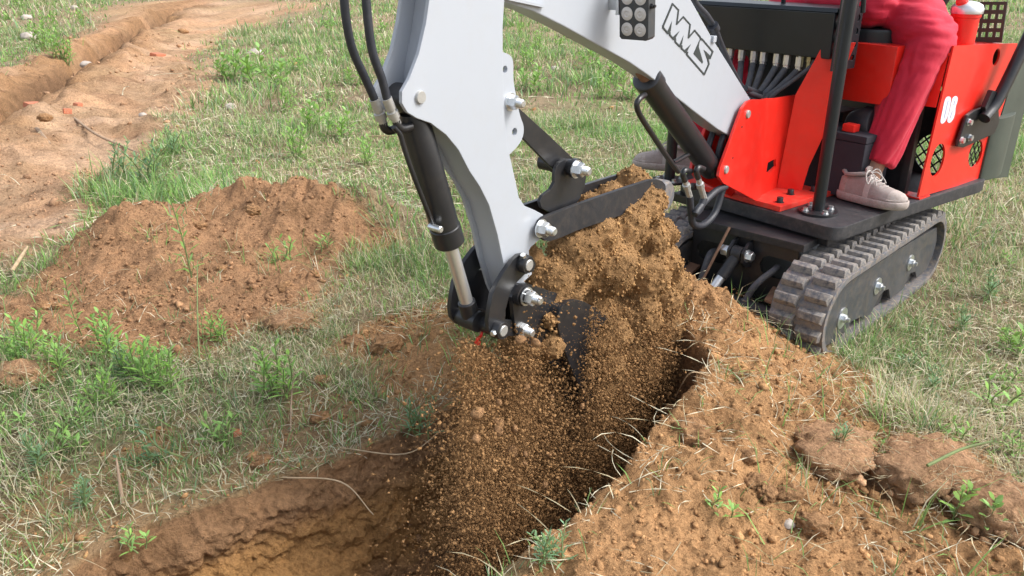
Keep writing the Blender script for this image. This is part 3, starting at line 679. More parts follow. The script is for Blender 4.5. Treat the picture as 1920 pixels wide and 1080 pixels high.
UL = [(958, 200), (974, 203), (1030, 254), (1078, 300), (1088, 316), (1075, 332), (1050, 328), (1024, 304), (980, 258), (955, 240)]
for o_ in (-.026, -.066):
    part(MB().prism(bpl(UL, o_), -NB*.010), 'thumb_link', 'black', bevel=.002)
TE = chaikin([(1040, 318), (1052, 300), (1078, 298), (1098, 312), (1100, 340), (1085, 380), (1060, 402), (1018, 396), (1010, 372), (1040, 350)], 1)
for o_ in (-.008, -.084):
    part(MB().prism(bpl(TE, o_), -NB*.010), 'thumb_ear', 'black', bevel=.002)
sb = MB(); q_ = bp(1072, 314, .0); sb.lathe(q_-NB*.1, NB, [(0, .021), (.04, .021), (.041, .024), (.062, .024), (.063, .021), (.104, .021), (.105, .026), (.118, .026)], 26); part(sb, 'thumb_sleeve', 'black')
nut(bp(1080, 317, .018), NB, .0195, .022, .022, name='thumb_pin_nut')

# ---- boom
BOOM = [(944, 3), (1000, 21), (1060, 51), (1120, 84), (1180, 117), (1215, 141), (1250, 168), (1300, 208), (1345, 242), (1380, 262), (1408, 250), (1422, 220), (1406, 184), (1396, 168), (1370, 126), (1335, 70), (1296, 0), (1255, -75), (1190, -150), (1100, -215), (1000, -255), (900, -255), (838, -210), (840, -120), (880, -40)]
bo = part(MB().prism(bpl(BOOM, -.013), -NB*.064), 'boom', 'white', bevel=.004, seg=3)
part(MB().prism(bpl([(930, -10), (1018, 10), (1014, 14), (928, -4)], -.0125), NB*.010), 'stop_plate', 'white', parent=bo)
# lettering on the boom: three outlined letters
def stroke(mb, pts, w, off, th, closed=True):
    P = [np.array(p, float) for p in pts]; n = len(P)
    for i in range(n if closed else n-1):
        a, b = P[i], P[(i+1) % n]; d = (b-a)/np.linalg.norm(b-a); m = np.array([-d[1], d[0]])*w/2; a2, b2 = a-d*w*.35, b+d*w*.35
        mb.prism([bp(*q, off) for q in (a2-m, a2+m, b2+m, b2-m)], NB*(th+.00004*i))
zq = lambda x, y: (1230+x/7.5, y/7.5)
LET = [zq(*p) for p in ((230, 52), (315, 140), (290, 340), (382, 236), (478, 345), (455, 530), (542, 428), (618, 518), (635, 560), (645, 548), (795, 725), (757, 822), (720, 800), (742, 900), (676, 1048), (430, 765), (440, 735), (415, 735), (357, 680), (358, 645), (332, 655), (268, 588), (268, 545), (248, 550), (192, 490), (190, 455), (165, 468), (98, 390), (98, 362))]
dc = MB(); stroke(dc, LET, 2.7, -.0128, .0008)
for tri in ([(222, 300), (205, 440), (170, 462), (165, 430)], [(330, 435), (268, 545), (245, 550), (240, 515)], [(385, 500), (365, 620), (335, 655), (330, 625)], [(490, 620), (432, 730), (412, 735), (405, 700)], [(620, 540), (600, 660), (660, 870), (650, 895), (525, 755)], [(668, 700), (690, 715), (770, 790), (757, 822), (735, 800), (715, 830)]):
    dc.prism([bp(*zq(*p), -.0128) for p in tri], NB*.0007)
part(dc, 'boom_lettering', 'decal', parent=bo)
# ---- boom cylinder
d0, d1 = bp(1330, 313, -.047), bp(1178, 96, -.047)
bx_ = (d1-d0)/np.linalg.norm(d1-d0); sB = (bp(1208, 150, -.047)-d0)@bx_
bc = MB(); bc.lathe(d0, bx_, [(-.035, .030), (-.02, .038), (.0, .040), (sB-.05, .040), (sB-.048, .044), (sB-.006, .044), (sB, .036)], 34); bc.lathe(d0-NB*.035, NB, [(0, .034), (.07, .034)], 26)
bc = part(bc, 'boom_cylinder', 'black')
part(MB().cyl(d0+bx_*(sB-.01), d1, .021, seg=26), 'rod', 'rust', parent=bc, label='dull brown piston rod of the boom cylinder')
part(MB().tube([bp(1209, 178, -.03), bp(1200, 184, -.02), bp(1194, 195, -.02), bp(1198, 212, -.02), bp(1215, 240, -.02), bp(1250, 293, -.02), bp(1272, 322, -.02)], .0085, 12), 'oil_pipe', 'black', parent=bc)
part(MB().tube([bp(1262, 305, -.02), bp(1272, 300, -.03), bp(1290, 290, -.04)], .008, 10), 'pipe_clamp', 'black', parent=bc)
# ---- hose and clamp on top of the boom
part(MB().tube([bp(1280, -60, -.045), bp(1300, 0, -.045), bp(1325, 30, -.045), bp(1340, 55, -.05), bp(1352, 85, -.05), bp(1372, 130, -.05), bp(1395, 168, -.05), bp(1425, 182, -.06)], .011, 12), 'hydraulic_hose', 'hose')
cl_ = MB(); cl_.lathe(bp(1338, 52, -.045), (bp(1346, 70, -.045)-bp(1332, 40, -.045)), [(-.013, .018), (.013, .018)], 16); cl_ = part(cl_, 'hose_clamp', 'hose')
part(MB().box(bp(1333, 73, -.02), RB, NB, ZZ, .022, .03, .02), 'clamp_bracket', 'white', bevel=.002, parent=cl_)
# ---- work lamp
lz = ZZ*.995-RB*.10; lz /= np.linalg.norm(lz); lf = np.cross(NB, lz); lf /= np.linalg.norm(lf)
if lf @ RB > 0: lf = -lf
LC = bp(1193, 10, .072)
lm = MB(); hw_, hh_ = .043, .083
oc = [(-hw_, -hh_+.006), (-hw_+.006, -hh_), (hw_-.006, -hh_), (hw_, -hh_+.006), (hw_, hh_-.006), (hw_-.006, hh_), (-hw_+.006, hh_), (-hw_, hh_-.006)]
lm.prism([LC+NB*x+lz*y+lf*.012 for x, y in oc], -lf*.034)
lm.prism([LC+NB*x*.8+lz*y*.9-lf*.022 for x, y in oc], -lf*.014)
lamp = part(lm, 'work_lamp', 'lamp', bevel=.0025)
for i in range(2):
    for j in range(4):
        q_ = LC+NB*(.0195*(2*i-1))+lz*(.038*(j-1.5))+lf*.0125
        part(MB().lathe(q_, lf, [(-.004, .0165), (.0006, .0165), (.0022, .012), (.003, .008), (.0012, .0055), (.0026, .003)], 20), 'lens', 'lens', parent=lamp)
part(MB().box(LC-NB*.052+lz*.0, NB, lf, lz, .010, .018, .05), 'bracket', 'zinc', bevel=.002, parent=lamp)
part(MB().box(LC-NB*.068-lf*.008, NB, lf, lz, .036, .010, .03), 'bracket', 'zinc', bevel=.002, parent=lamp)
part(MB().lathe(LC+NB*.044, NB, [(0, .007), (.006, .007), (.0065, .004), (.012, .004)], 6), 'bolt', 'black', parent=lamp)

# ---- upper house: deck, kingpost, console
deck = chaikin([hp(-.012, -.60, .44), hp(-.012, .12, .44), hp(-.012, .245, .44), hp(.15, .245, .44), hp(.45, .245, .44), hp(.9, .262, .44), hp(1.16, .275, .44), hp(1.16, .12, .44), hp(1.0, .10, .44), hp(.95, -.60, .44), hp(.5, -.60, .44)], 2)
deck = part(MB().prism(deck, -ZZ*.052), 'deck', 'platform', bevel=.006)
part(MB().lathe(hp(.55, -.17, .39), -ZZ, [(0, .30), (.03, .30), (.032, .27), (.09, .27)], 48), 'slew_ring', 'blackdirty')
part(MB().prism([hp(.02, -.55, .389), hp(.02, .20, .389), hp(.95, .20, .389), hp(.92, -.55, .389)], -ZZ*.035), 'deck_frame', 'black', bevel=.004)
base = [hp(0, -.47, .45), hp(0, .0, .45), hp(.40, .0, .45), hp(.40, -.47, .45)]
part(MB().prism([p+ZZ*.012 for p in base], -ZZ*.021), 'base_plate', 'redplate', bevel=.003)
for u, v in ((1462, 378), (1482, 363), (1526, 357), (1532, 345), (1574, 338), (1300, 352)):
    q_ = level(u, v, .464); part(MB().lathe(q_-ZZ*.004, ZZ, [(0, .0125), (.02, .0125), (.022, .011)], 18).lathe(q_-ZZ*.004, ZZ, [(0, .017), (.003, .017)], 18), 'cap_screw', 'black')
for (aa, bb) in ((.115, .087), (.006, -.554)):
    f_ = MB(); q_ = hp(aa, bb, .44); f_.lathe(q_, ZZ, [(0, .072), (.010, .072)], 40); f_ = part(f_, 'post_flange', 'black', bevel=.0015)
    for k in range(4):
        t = k*math.pi/2+.5; part(MB().lathe(q_+ZZ*.010+RH*.052*math.cos(t)+NH*.052*math.sin(t), ZZ, [(0, .013), (.003, .013), (.0031, .0095), (.013, .0095)], 6), 'bolt', 'zinc', parent=f_)
    part(MB().cyl(q_+ZZ*.009, q_+ZZ*1.62, .0225, seg=26), 'canopy_post', 'cover')
# kingpost: two pin plates and folded cheeks
KP = [(1406, 186), (1396, 190), (1386, 203), (1366, 258), (1345, 314), (1342, 330), (1351, 343), (1414, 377), (1420, 377), (1432, 186)]
kp = MB(); kpp = bpl(KP, .0); kp.prism(kpp, NB*.012); kp.prism([p-NB*.106 for p in kpp], NB*.012)
kp = part(kp, 'kingpost', 'red', bevel=.003)
q1, q2, q3 = level(1416, 377, .45), level(1455, 357, .45), level(1502, 362, .45)
pn = lambda a, b: np.cross(b-a, ZZ)/np.linalg.norm(np.cross(b-a, ZZ))
n2, n3 = pn(q1, q2), pn(q2, q3)
if n2[1] > 0: n2 = -n2
if n3[1] > 0: n3 = -n3
s2 = lambda L: [on_plane(u, v, q1, n2) for u, v in L]; s3 = lambda L: [on_plane(u, v, q2, n3) for u, v in L]
f2 = MB().prism(s2([(1415, 377), (1432, 185), (1455, 184), (1493, 178), (1455, 358)]), -n2*.010, holes=[s2([(1437, 322), (1440, 305), (1455, 297), (1455, 312), (1441, 325)])])
part(f2, 'cheek_plate', 'red', parent=kp)
f3 = MB().prism(s3([(1455, 358), (1491, 178), (1528, 112), (1545, 80), (1605, 80), (1562, 180), (1550, 242), (1517, 312), (1502, 362)]), -n3*.008)
part(f3, 'console_plate', 'red', bevel=.0015)
for u, v in ((1402, 214), (1361, 318)):
    part(MB().lathe(bp(u, v, .012), NB, [(-.02, .0145), (.004, .0145), (.006, .013)], 24), 'pin', 'pin', parent=kp)
for u, v in ((1391, 238), (1374, 296)):
    part(MB().lathe(bp(u, v, .012), NB, [(-.003, .004), (.0008, .004)], 10), 'screw', 'black', parent=kp)
part(MB().lathe(bp(1361, 318, 0.)-NB*.098, NB, [(0, .032), (.026, .032)], 24).lathe(bp(1361, 318, 0.), -NB, [(0, .032), (.028, .032)], 24), 'cylinder_boss', 'red', parent=kp)
part(MB().prism([bp(1345, 335, -.01), bp(1420, 372, -.01), bp(1432, 250, -.01), bp(1425, 235, -.01)], -NB*.008), 'inner_web', 'red', parent=kp)
part(MB().box(hp(.345, -.30, .72), RH, NH, ZZ, .012, .50, .54), 'console_back', 'cover', bevel=.003)
# hoses at the foot of the boom cylinder
for a_, b_ in (([(1283, 335), (1286, 352), (1293, 368), (1296, 400), (1300, 420), (1318, 422), (1340, 400), (1355, 355)], -.02), ([(1308, 330), (1316, 352), (1320, 372), (1312, 392), (1304, 400), (1315, 385), (1340, 360), (1360, 350)], .0)):
    h_ = part(MB().tube([bp(u, v, b_) for u, v in a_[2:]], .0125, 14, 8), 'hydraulic_hose', 'hose')
    p_, q_ = bp(*a_[0], b_), bp(*a_[2], b_); d_ = (q_-p_)/np.linalg.norm(q_-p_); l_ = np.linalg.norm(q_-p_)
    part(MB().lathe(p_, d_, [(0, .009), (l_*.3, .009), (l_*.32, .0135), (l_*.5, .0135), (l_*.52, .0105), (l_*1.05, .011)], 8), 'hose_fitting', 'pin', parent=h_)
    part(MB().tube([p_+d_*.01, p_-d_*.02, p_-d_*.035+RB*.02, p_+RB*.05-d_*.02], .010, 12), 'elbow', 'black', parent=h_)
# hoses seen between the kingpost plates
for u0, u1, o_ in ((1352, 1340, -.03), (1368, 1352, -.05), (1380, 1366, -.035), (1330, 1318, -.07)):
    part(MB().tube([bp(u0+14, 222, o_)+RB*.05, bp(u0, 245, o_)+RB*.04, bp(u1, 290, o_)+RB*.03, bp(u1-4, 335, o_)+RB*.05], .011, 12), 'hydraulic_hose', 'hose')

# ---- valve cover, hoses below it
A_ = .262
cv = [ha(1555, 112, A_), ha(1570, 24, A_)]; zt = cv[1][2]; zb = cv[0][2]
vb = MB(); vb.prism([hp(A_, -.68, zb+.0), hp(A_, -.047, zb), hp(A_-.012, -.044, zt), hp(A_-.012, -.68, zt)], RH*.17)
vc = part(vb, 'valve_cover', 'cover', bevel=.006)
part(MB().prism([hp(A_-.018, -.69, zt+.001), hp(A_-.018, -.036, zt+.001), hp(A_+.03, -.036, zt+.055), hp(A_+.17, -.036, zt+.075), hp(A_+.17, -.59, zt+.075), hp(A_+.03, -.59, zt+.055)][0:2]+[hp(A_-.010, -.036, zt+.016), hp(A_-.010, -.69, zt+.016)], RH*.19), 'lid', 'cover', bevel=.004, parent=vc)
# perforated side plate
pb = -.028
holes = []
for i in range(3):
    for j in range(5):
        c_ = hp(A_+.025+i*.05, pb, zb+.0+j*.048); holes.append(circle(c_, RH, ZZ, .0125, 10))
part(MB().prism([hp(A_-.006, pb, zb-.04), hp(A_+.15, pb, zb-.04), hp(A_+.15, pb, zt+.12), hp(A_-.006, pb, zt+.12)], -NH*.006, holes=holes), 'perforated_plate', 'cover')
tops = [(1372, 88), (1393, 92), (1416, 95), (1434, 97), (1459, 100), (1478, 103), (1501, 106)]
bots = [(1362, 172), (1384, 178), (1398, 182), (1408, 186), (1416, 188), (1424, 190), (1432, 190)]
for (u, v), (u2, v2) in zip(tops, bots):
    t_ = ha(u, v-6, A_+.035); e_ = ha(u2, v2, A_-.06); m_ = t_-ZZ*.06; m2_ = (m_*.5+e_*.5)-ZZ*.004
    h_ = part(MB().tube([t_-ZZ*.03, m_, m2_, e_, e_-ZZ*.06], .0125, 12, 8), 'hydraulic_hose', 'sleeve')
    part(MB().lathe(t_, -ZZ, [(0, .008), (.012, .008), (.0125, .0155), (.05, .0155), (.052, .0135), (.064, .0135)], 8), 'hose_fitting', 'zinc', parent=h_)
h_ = part(MB().tube([ha(1528, 112, A_+.03), ha(1520, 125, A_+.03), ha(1495, 145, A_), ha(1450, 178, A_-.05), ha(1440, 195, A_-.05)], .0085, 10), 'hydraulic_hose', 'sleeve')
h_ = part(MB().tube([bp(1398, 165, -.02), ha(1425, 175, A_-.06), ha(1445, 186, A_-.05), ha(1462, 196, A_-.04)], .010, 10), 'hydraulic_hose', 'hose')
for u, v in ((1518, 116), (1541, 122)):
    t_ = ha(u, v-10, A_+.05); part(MB().lathe(t_, -ZZ, [(0, .014), (.02, .014), (.021, .011), (.044, .011)], 6), 'port_plug', 'brass')

# ---- rear: side panel, counterweight, engine bay
PBB = .240
s_ = lambda L, b=PBB: [hb(u, v, b) for u, v in L]
def ell(u, v, ru, rv, n=22, b=PBB): return [hb(u+ru*math.cos(t)+rv*-.23*math.sin(t), v+rv*math.sin(t), b) for t in np.linspace(0, 2*math.pi, n, endpoint=False)]
pnl = MB().prism(s_([(1722, 370), (1755, 230), (1789, 86), (1850, 83), (1908, 81), (1897, 150), (1868, 240), (1836, 337)]), -NH*.008,
    holes=[ell(1868, 107, 6, 16), ell(1758, 300, 12, 31), ell(1829, 288, 12, 26)])
pnl = part(pnl, 'side_panel', 'red')
part(MB().prism([hp(.575, .245, .4405), hp(.66, .245, .4405), hp(.64, .16, .4405), hp(.585, .16, .4405)], ZZ*.006), 'panel_foot', 'red', parent=pnl)
def digit(loops, b):
    mb = MB()
    for L in loops: mb.prism([hb(1755+x/15.42, 170+y/15.42, b) for x, y in L], NH*.0008)
    return mb
D0 = chaikin([(235, 310), (290, 190), (360, 160), (430, 190), (425, 320), (345, 720), (260, 900), (170, 965), (125, 920), (130, 830), (190, 540)], 2)
D8 = chaikin([(455, 260), (490, 190), (560, 145), (620, 175), (625, 290), (560, 470), (555, 620), (500, 820), (420, 920), (360, 935), (320, 890), (330, 780), (395, 560), (420, 430)], 2)
part(digit([D0, D8], PBB+.0008), 'number_decal', 'digit', parent=pnl)
for L_ in ([(345, 285), (362, 290), (240, 810), (222, 805)], [(535, 285), (552, 290), (520, 420), (505, 415)], [(465, 590), (480, 600), (415, 800), (400, 795)]):
    part(digit([L_], PBB+.0017), 'number_inline', 'digitgrey', parent=pnl)
cw = MB(); zc0, zc1 = .43, 1.0
for pr_ in ([hp(1.10, .255, 0), hp(1.18, .27, 0), hp(1.27, .262, 0), hp(1.35, .235, 0), hp(1.35, .218, 0), hp(1.10, .226, 0)], [hp(1.05, -.585, 0), hp(1.24, -.585, 0), hp(1.34, -.52, 0), hp(1.36, -.42, 0), hp(1.05, -.42, 0)]):
    part(MB().prism([p+ZZ*zc0 for p in chaikin(pr_, 1)], ZZ*.27), 'counterweight', 'counter', bevel=.01)
part(MB().prism([hp(1.30, -.50, .80), hp(1.30, .22, .80), hp(1.10, .22, .80), hp(1.10, -.50, .80)], ZZ*.18), 'rear_hood', 'counter', bevel=.012)
part(MB().prism(s_([(1838, 338), (1870, 242), (1898, 152), (1912, 110), (1930, 100), (1928, 180), (1890, 332)], .236), -NH*.02), 'rear_corner_plate', 'counter', bevel=.003)
# support bracket with three bolts and its tube
BR = [(1789, 274), (1792, 262), (1808, 216), (1820, 206), (1852, 196), (1866, 200), (1868, 228), (1858, 250), (1800, 276)]
br = part(MB().prism(s_(BR, .249), NH*.014), 'canopy_bracket', 'black', bevel=.004)
for u, v in ((1816, 229), (1802, 263), (1817, 258)):
    part(MB().lathe(hb(u, v, .263), NH, [(0, .016), (.003, .016), (.0031, .0115), (.014, .0115)], 6), 'bolt', 'zinc', parent=br)
part(MB().tube([hb(1845, 222, .285), hb(1868, 192, .290), hb(1905, 118, .300), hb(1950, 20, .31), hb(2010, -130, .31)], .024, 18, 4), 'canopy_tube', 'black')
part(MB().prism(s_([(1838, 200), (1852, 168), (1868, 172), (1856, 224), (1840, 222)], .264), NH*.02), 'tube_clamp', 'black', bevel=.003, parent=br)
# air filter with chrome cap
q_ = hp(.835, .16, 1.005)
af = part(MB().lathe(q_, ZZ, [(-.004, .050), (.105, .050), (.108, .054), (.120, .054)], 36), 'air_filter', 'red')
part(MB().lathe(q_+ZZ*.1205, ZZ, [(0, .057), (.018, .059), (.032, .052), (.042, .035), (.046, .012)], 36), 'cap', 'chrome', parent=af)
part(MB().lathe(q_+ZZ*.157-NH*.01-RH*.03, ZZ+(-RH)*.9, [(0, .022), (.018, .020), (.024, .012)], 20), 'cap_reflection', 'redplastic', parent=af)  # red reflection on the chrome cap, modelled as a solid red patch
# perforated guard plate behind it
ga, gb_, gc, gd = ha(1818, 80, 1.10), ha(1878, 80, 1.10), ha(1889, 3, 1.10), ha(1829, 3, 1.10)
gl = lambda s_x, s_y: (ga*(1-s_x)+gb_*s_x)*(1-s_y)+(gd*(1-s_x)+gc*s_x)*s_y
hl = [[gl(.10+.225*i+x, .14+.22*j+y) for x, y in ((0, 0), (.13, 0), (.13, .12), (0, .12))] for i in range(4) for j in range(4)]
part(MB().prism([ga, gb_, gc, gd], RH*.005, holes=hl), 'guard_plate', 'counter')
part(MB().prism([hp(.60, .232, 1.0), hp(1.12, .232, 1.0), hp(1.12, -.58, 1.0), hp(.60, -.58, 1.0)], -ZZ*.012), 'engine_hood', 'red', bevel=.003)
for k in range(3): part(MB().lathe(hp(1.05, -.07+k*.09, 1.0), ZZ, [(0, .012), (.012, .012)], 6), 'bolt', 'zinc')
# seat base and engine bay
part(MB().prism([hp(.47, -.50, .80), hp(.47, .10, .80), hp(.47, .10, 1.02), hp(.47, -.50, 1.02)], RH*.10), 'seat_base', 'red', bevel=.004)
st_ = MB(); st_.prism(chaikin([hp(.50, -.40, 1.0), hp(.50, .06, 1.0), hp(.92, .06, 1.0), hp(.92, -.40, 1.0)], 2), ZZ*.07); st_.prism(chaikin([hp(.86, -.40, 1.07), hp(.86, .06, 1.07), hp(.96, .06, 1.45), hp(.96, -.40, 1.45)], 2), RH*.06)
part(st_, 'seat', 'cover', bevel=.012)
bt = MB(); bt.box(hp(.44, -.02, .56), RH, NH, ZZ, .20, .26, .22); bt = part(bt, 'battery', 'lining', bevel=.006)
part(MB().box(hp(.44, -.02, .685), RH, NH, ZZ, .205, .265, .028), 'lid', 'lining', bevel=.005, parent=bt)
part(MB().box(hp(.385, .015, .715), RH, NH, ZZ, .045, .05, .03), 'terminal_cap', 'redplastic', bevel=.005, parent=bt)
en = MB(); en.lathe(hp(.50, .02, .70), NH*.9+ZZ*.2, [(-.08, .03), (-.06, .07), (.0, .085), (.04, .075), (.05, .03)], 28); en.box(hp(.60, -.28, .60), RH, NH, ZZ, .14, .34, .28)
part(en, 'engine', 'blackdirty', bevel=.006)
part(MB().prism([hp(.585, -.575, .80), hp(.585, .228, .80), hp(.60, .228, .988), hp(.60, -.575, .988)], RH*.008), 'bulkhead', 'red')
part(MB().box(hp(.60, .10, .62), RH, NH, ZZ, .012, .13, .36), 'bay_plate', 'black', bevel=.002)
part(MB().box(hp(.592, .165, .62), RH, NH, ZZ, .03, .03, .355), 'bay_post', 'black', bevel=.003)
# rear grille with round mesh-covered openings
RA = .99
hc_ = [ha(1752, 288, RA)]
far = MB().prism([hp(RA, -.56, .40), hp(RA, .16, .40), hp(RA, .16, .80), hp(RA, -.56, .80)], RH*.006, holes=[circle(c_, NH, ZZ, .085, 24) for c_ in hc_])
far = part(far, 'rear_grille', 'black')
for c0_ in hc_:
    gr_ = MB()
    for k in range(-2, 3):
        for sgn in (-1, 1):
            d_ = (NH+sgn*ZZ*1.1); d_ /= np.linalg.norm(d_); m_ = np.cross(d_, RH); L_ = 2*math.sqrt(max(.095**2-(k*.036)**2, .0004))
            gr_.box(c0_+m_*k*.036+RH*(.010+.003*sgn), d_, m_, RH, L_, .007, .003)
    part(gr_, 'mesh_guard', 'black', parent=far)
gr_ = MB(); c0_ = hb(1829, 288, .226)
for k in range(-2, 3):
    for sgn in (-1, 1):
        d_ = (RH*.8+sgn*ZZ); d_ /= np.linalg.norm(d_); m_ = np.cross(d_, NH); gr_.box(c0_+m_*k*.03+NH*.002*sgn, d_, m_, NH, 2*math.sqrt(.068**2-(k*.03)**2), .006, .002)
part(gr_, 'mesh_guard', 'black', parent=pnl)

# ---- undercarriage
def track(b0, name):
    R_, Wd = .155, .20; Lf = .93; zc = R_
    path = []; nA = 18
    for t in np.linspace(-math.pi/2, math.pi/2, nA): path.append((Lf+R_*math.cos(t)*.98, zc+R_*math.sin(t)))
    for t in np.linspace(math.pi/2, 3*math.pi/2, nA): path.append((R_*math.cos(t)*1.02, zc+R_*math.sin(t)))
    outer = [tp(s, b0, z) for s, z in path]
    inner = [tp(.465+(s-.465)*(1-.022/ .62), b0, zc+(z-zc)*(1-.022/R_)) for s, z in path]
    mb = MB(); n = len(path)
    A, B, C, D = [[mb.bm.verts.new(p-NT*w) for p in L] for L, w in ((outer, 0), (outer, Wd), (inner, Wd), (inner, 0))]
    for i in range(n):
        j = (i+1) % n
        for P_, Q_ in ((A, B), (B, C), (C, D), (D, A)): mb._f((P_[i], P_[j], Q_[j], Q_[i]))
    tr = part(mb, name, 'rubber', bevel=.003)
    # lugs in two staggered rows
    P = np.array(path+[path[0]]); seg = np.hypot(*np.diff(P, axis=0).T); cum = np.r_[0, np.cumsum(seg)]; tot = cum[-1]
    N_ = 42; me = None
    lb = MB(); h2, w2 = .024, .046
    ring = lambda z, l, w: [V3(-l, -w, z), V3(l, -w*.9, z), V3(l, w*.9, z), V3(-l, w, z)]
    lb.ring_loft([ring(-.004, .023, w2), ring(.006, .021, w2), ring(h2, .0135, w2*.93)])
    first = lb.build('lug', M['lug'], tr, bevel=.003); me = first.data; fm = first
    for row in range(2):
        for k in range(N_):
            d = ((k+.5*row)/N_)*tot; i = min(np.searchsorted(cum, d, 'right')-1, len(seg)-1); f = (d-cum[i])/seg[i]
            s0, z0 = P[i]*(1-f)+P[i+1]*f; tx, tz = (P[i+1]-P[i])/seg[i]
            tn = RT*tx+ZZ*tz; nn = RT*tz*1.0-ZZ*tx; 
            if (s0-.465)*(nn@RT)+(z0-zc)*nn[2] < 0: nn = -nn
            o = fm if (row == 0 and k == 0) else link('lug', me, tr)
            bdir = np.cross(nn, tn); c_ = tp(s0, b0-(.05 if row == 0 else .15), z0)
            o.matrix_basis = Matrix([[*tn, 0], [*bdir, 0], [*nn, 0], [0, 0, 0, 1]]).transposed() @ Matrix.Identity(4)
            mt = Matrix.Identity(4)
            for r in range(3):
                mt[r][0], mt[r][1], mt[r][2], mt[r][3] = tn[r], bdir[r], nn[r], c_[r]
            sc_m = Matrix.Diagonal((1, 1, 1 if z0 > .03 else .25, 1))
            o.matrix_basis = mt @ sc_m
    # side frame with roller cut-outs
    for inset, face in ((.022, -1), (Wd-.04, -1)):
        sf = [(-.085, .235), (-.115, .16), (-.10, .09), (-.055, .050), (.02, .040), (.10, .040), (.16, .075), (.26, .06), (.29, .04), (.36, .040), (.42, .095), (.47, .105), (.52, .095), (.56, .04), (.70, .04), (.76, .095), (.82, .085), (.86, .045), (.98, .05), (1.03, .10), (1.04, .17), (1.00, .243), (.5, .262), (.05, .262)]
        sfp = [tp(s, b0-inset, z) for s, z in sf]
        f_ = part(MB().prism(sfp, -NT*.014), 'track_frame', 'trackframe', bevel=.003)
        if inset < .03:
            for s, z, r in ((.055, .125, .040), (.37, .155, .034), (.72, .155, .034)):
                w_ = MB().lathe(tp(s, b0-inset, z), NT, [(0, r), (.004, r)], 28); w_.lathe(tp(s, b0-inset, z)+NT*.004, NT, [(0, .015), (.013, .015), (.015, .012)], 6); w_.lathe(tp(s, b0-inset, z)+NT*.017, NT, [(0, .008), (.012, .008)], 12)
                part(w_, 'axle_bolt', 'zinc', parent=f_)
    for s in (.02, .47, .80, .95):
        r = .128 if s in (.02, .95) else .05
        part(MB().lathe(tp(s, b0-.04, .155 if r > .1 else .075), -NT, [(0, r*.8), (.01, r), (.11, r), (.12, r*.8)], 28), 'roller', 'blackdirty')
    return tr
track(0., 'track'); track(-.65, 'track')
fx = .03
slot = lambda b, z: [tp(fx, b+x, z+y) for x, y in ((-.075, 0), (-.065, .028), (-.045, .04), (.045, .04), (.065, .028), (.075, 0), (.065, -.028), (.045, -.04), (-.045, -.04), (-.065, -.028))]
fr = MB().prism([tp(fx, -.645, .10), tp(fx, -.205, .10), tp(fx, -.205, .345), tp(fx, -.645, .345)], RT*.014, holes=[slot(-.55, .25), slot(-.275, .255)])
frame = part(fr, 'front_frame_plate', 'black')
part(MB().prism([tp(fx+.015, -.64, .10), tp(fx+.015, -.21, .10), tp(.9, -.21, .10), tp(.9, -.64, .10)], ZZ*.02).prism([tp(fx-.02, -.66, .346), tp(fx-.02, -.18, .346), tp(.95, -.18, .346), tp(.95, -.66, .346)], ZZ*.03), 'chassis', 'blackdirty', bevel=.004)
# blade cylinder, its lugs, hoses
for b in (-.455, -.395):
    o2 = [tp(fx+.0, b, z) for z in (.23, .345)]
    pr = [tp(fx, b, .34), tp(fx-.035, b, .335), tp(fx-.07, b, .305), tp(fx-.068, b, .265), tp(fx-.04, b, .238), tp(fx, b, .232)]
    part(MB().prism(pr, NT*.012), 'cylinder_lug', 'black', bevel=.002)
kq = tp(fx-.04, -.42, .288)
nut(tp(fx-.04, -.383, .288), NT, .020, .020, .0, name='lug_bolt'); nut(tp(fx-.04, -.455, .288), -NT, .022, .030, .012, name='lug_bolt')
bd = tp(-.17, -.49, .07)
bdv = (bd-kq)/np.linalg.norm(bd-kq)
bcy = MB(); bcy.lathe(kq-NT*.02, NT, [(0, .030), (.04, .030)], 24); bcy.lathe(kq, bdv, [(.02, .024), (.11, .022)], 24); bcy = part(bcy, 'blade_cylinder', 'blackdirty')
part(MB().lathe(kq, bdv, [(.10, .018), (.32, .018)], 24), 'rod', 'chrome', parent=bcy)
for pts, r in (([tp(fx+.03, -.29, .25), tp(fx-.03, -.28, .252), tp(fx-.07, -.30, .225), tp(fx-.09, -.325, .18), tp(fx-.10, -.34, .13)], .0125), ([tp(fx+.02, -.55, .25), tp(fx-.03, -.545, .25), tp(fx-.06, -.545, .20), tp(fx-.08, -.55, .13)], .0135)):
    h_ = part(MB().tube(pts, r, 12, 8), 'hydraulic_hose', 'sleeve')
    part(MB().lathe(pts[-1]+ZZ*.012, -ZZ, [(0, .015), (.02, .015), (.021, .011), (.05, .011)], 8), 'hose_fitting', 'zinc', parent=h_)
part(MB().tube([tp(fx-.02, -.48, .375), tp(fx-.08, -.50, .26), tp(fx-.14, -.535, .10)], .0055, 8, 4), 'blade_lever', 'rust')
part(MB().cyl(tp(fx-.10, -.645, .105), tp(fx-.10, -.205, .105), .036, seg=24), 'blade_pivot_tube', 'blackdirty')
for b in (-.235, -.60): part(MB().prism([tp(fx, b, .17), tp(fx, b-.05, .17), tp(fx-.1, b-.03, .155), tp(fx-.11, b+.01, .155)], ZZ*.012), 'gusset', 'rust', bevel=.002)
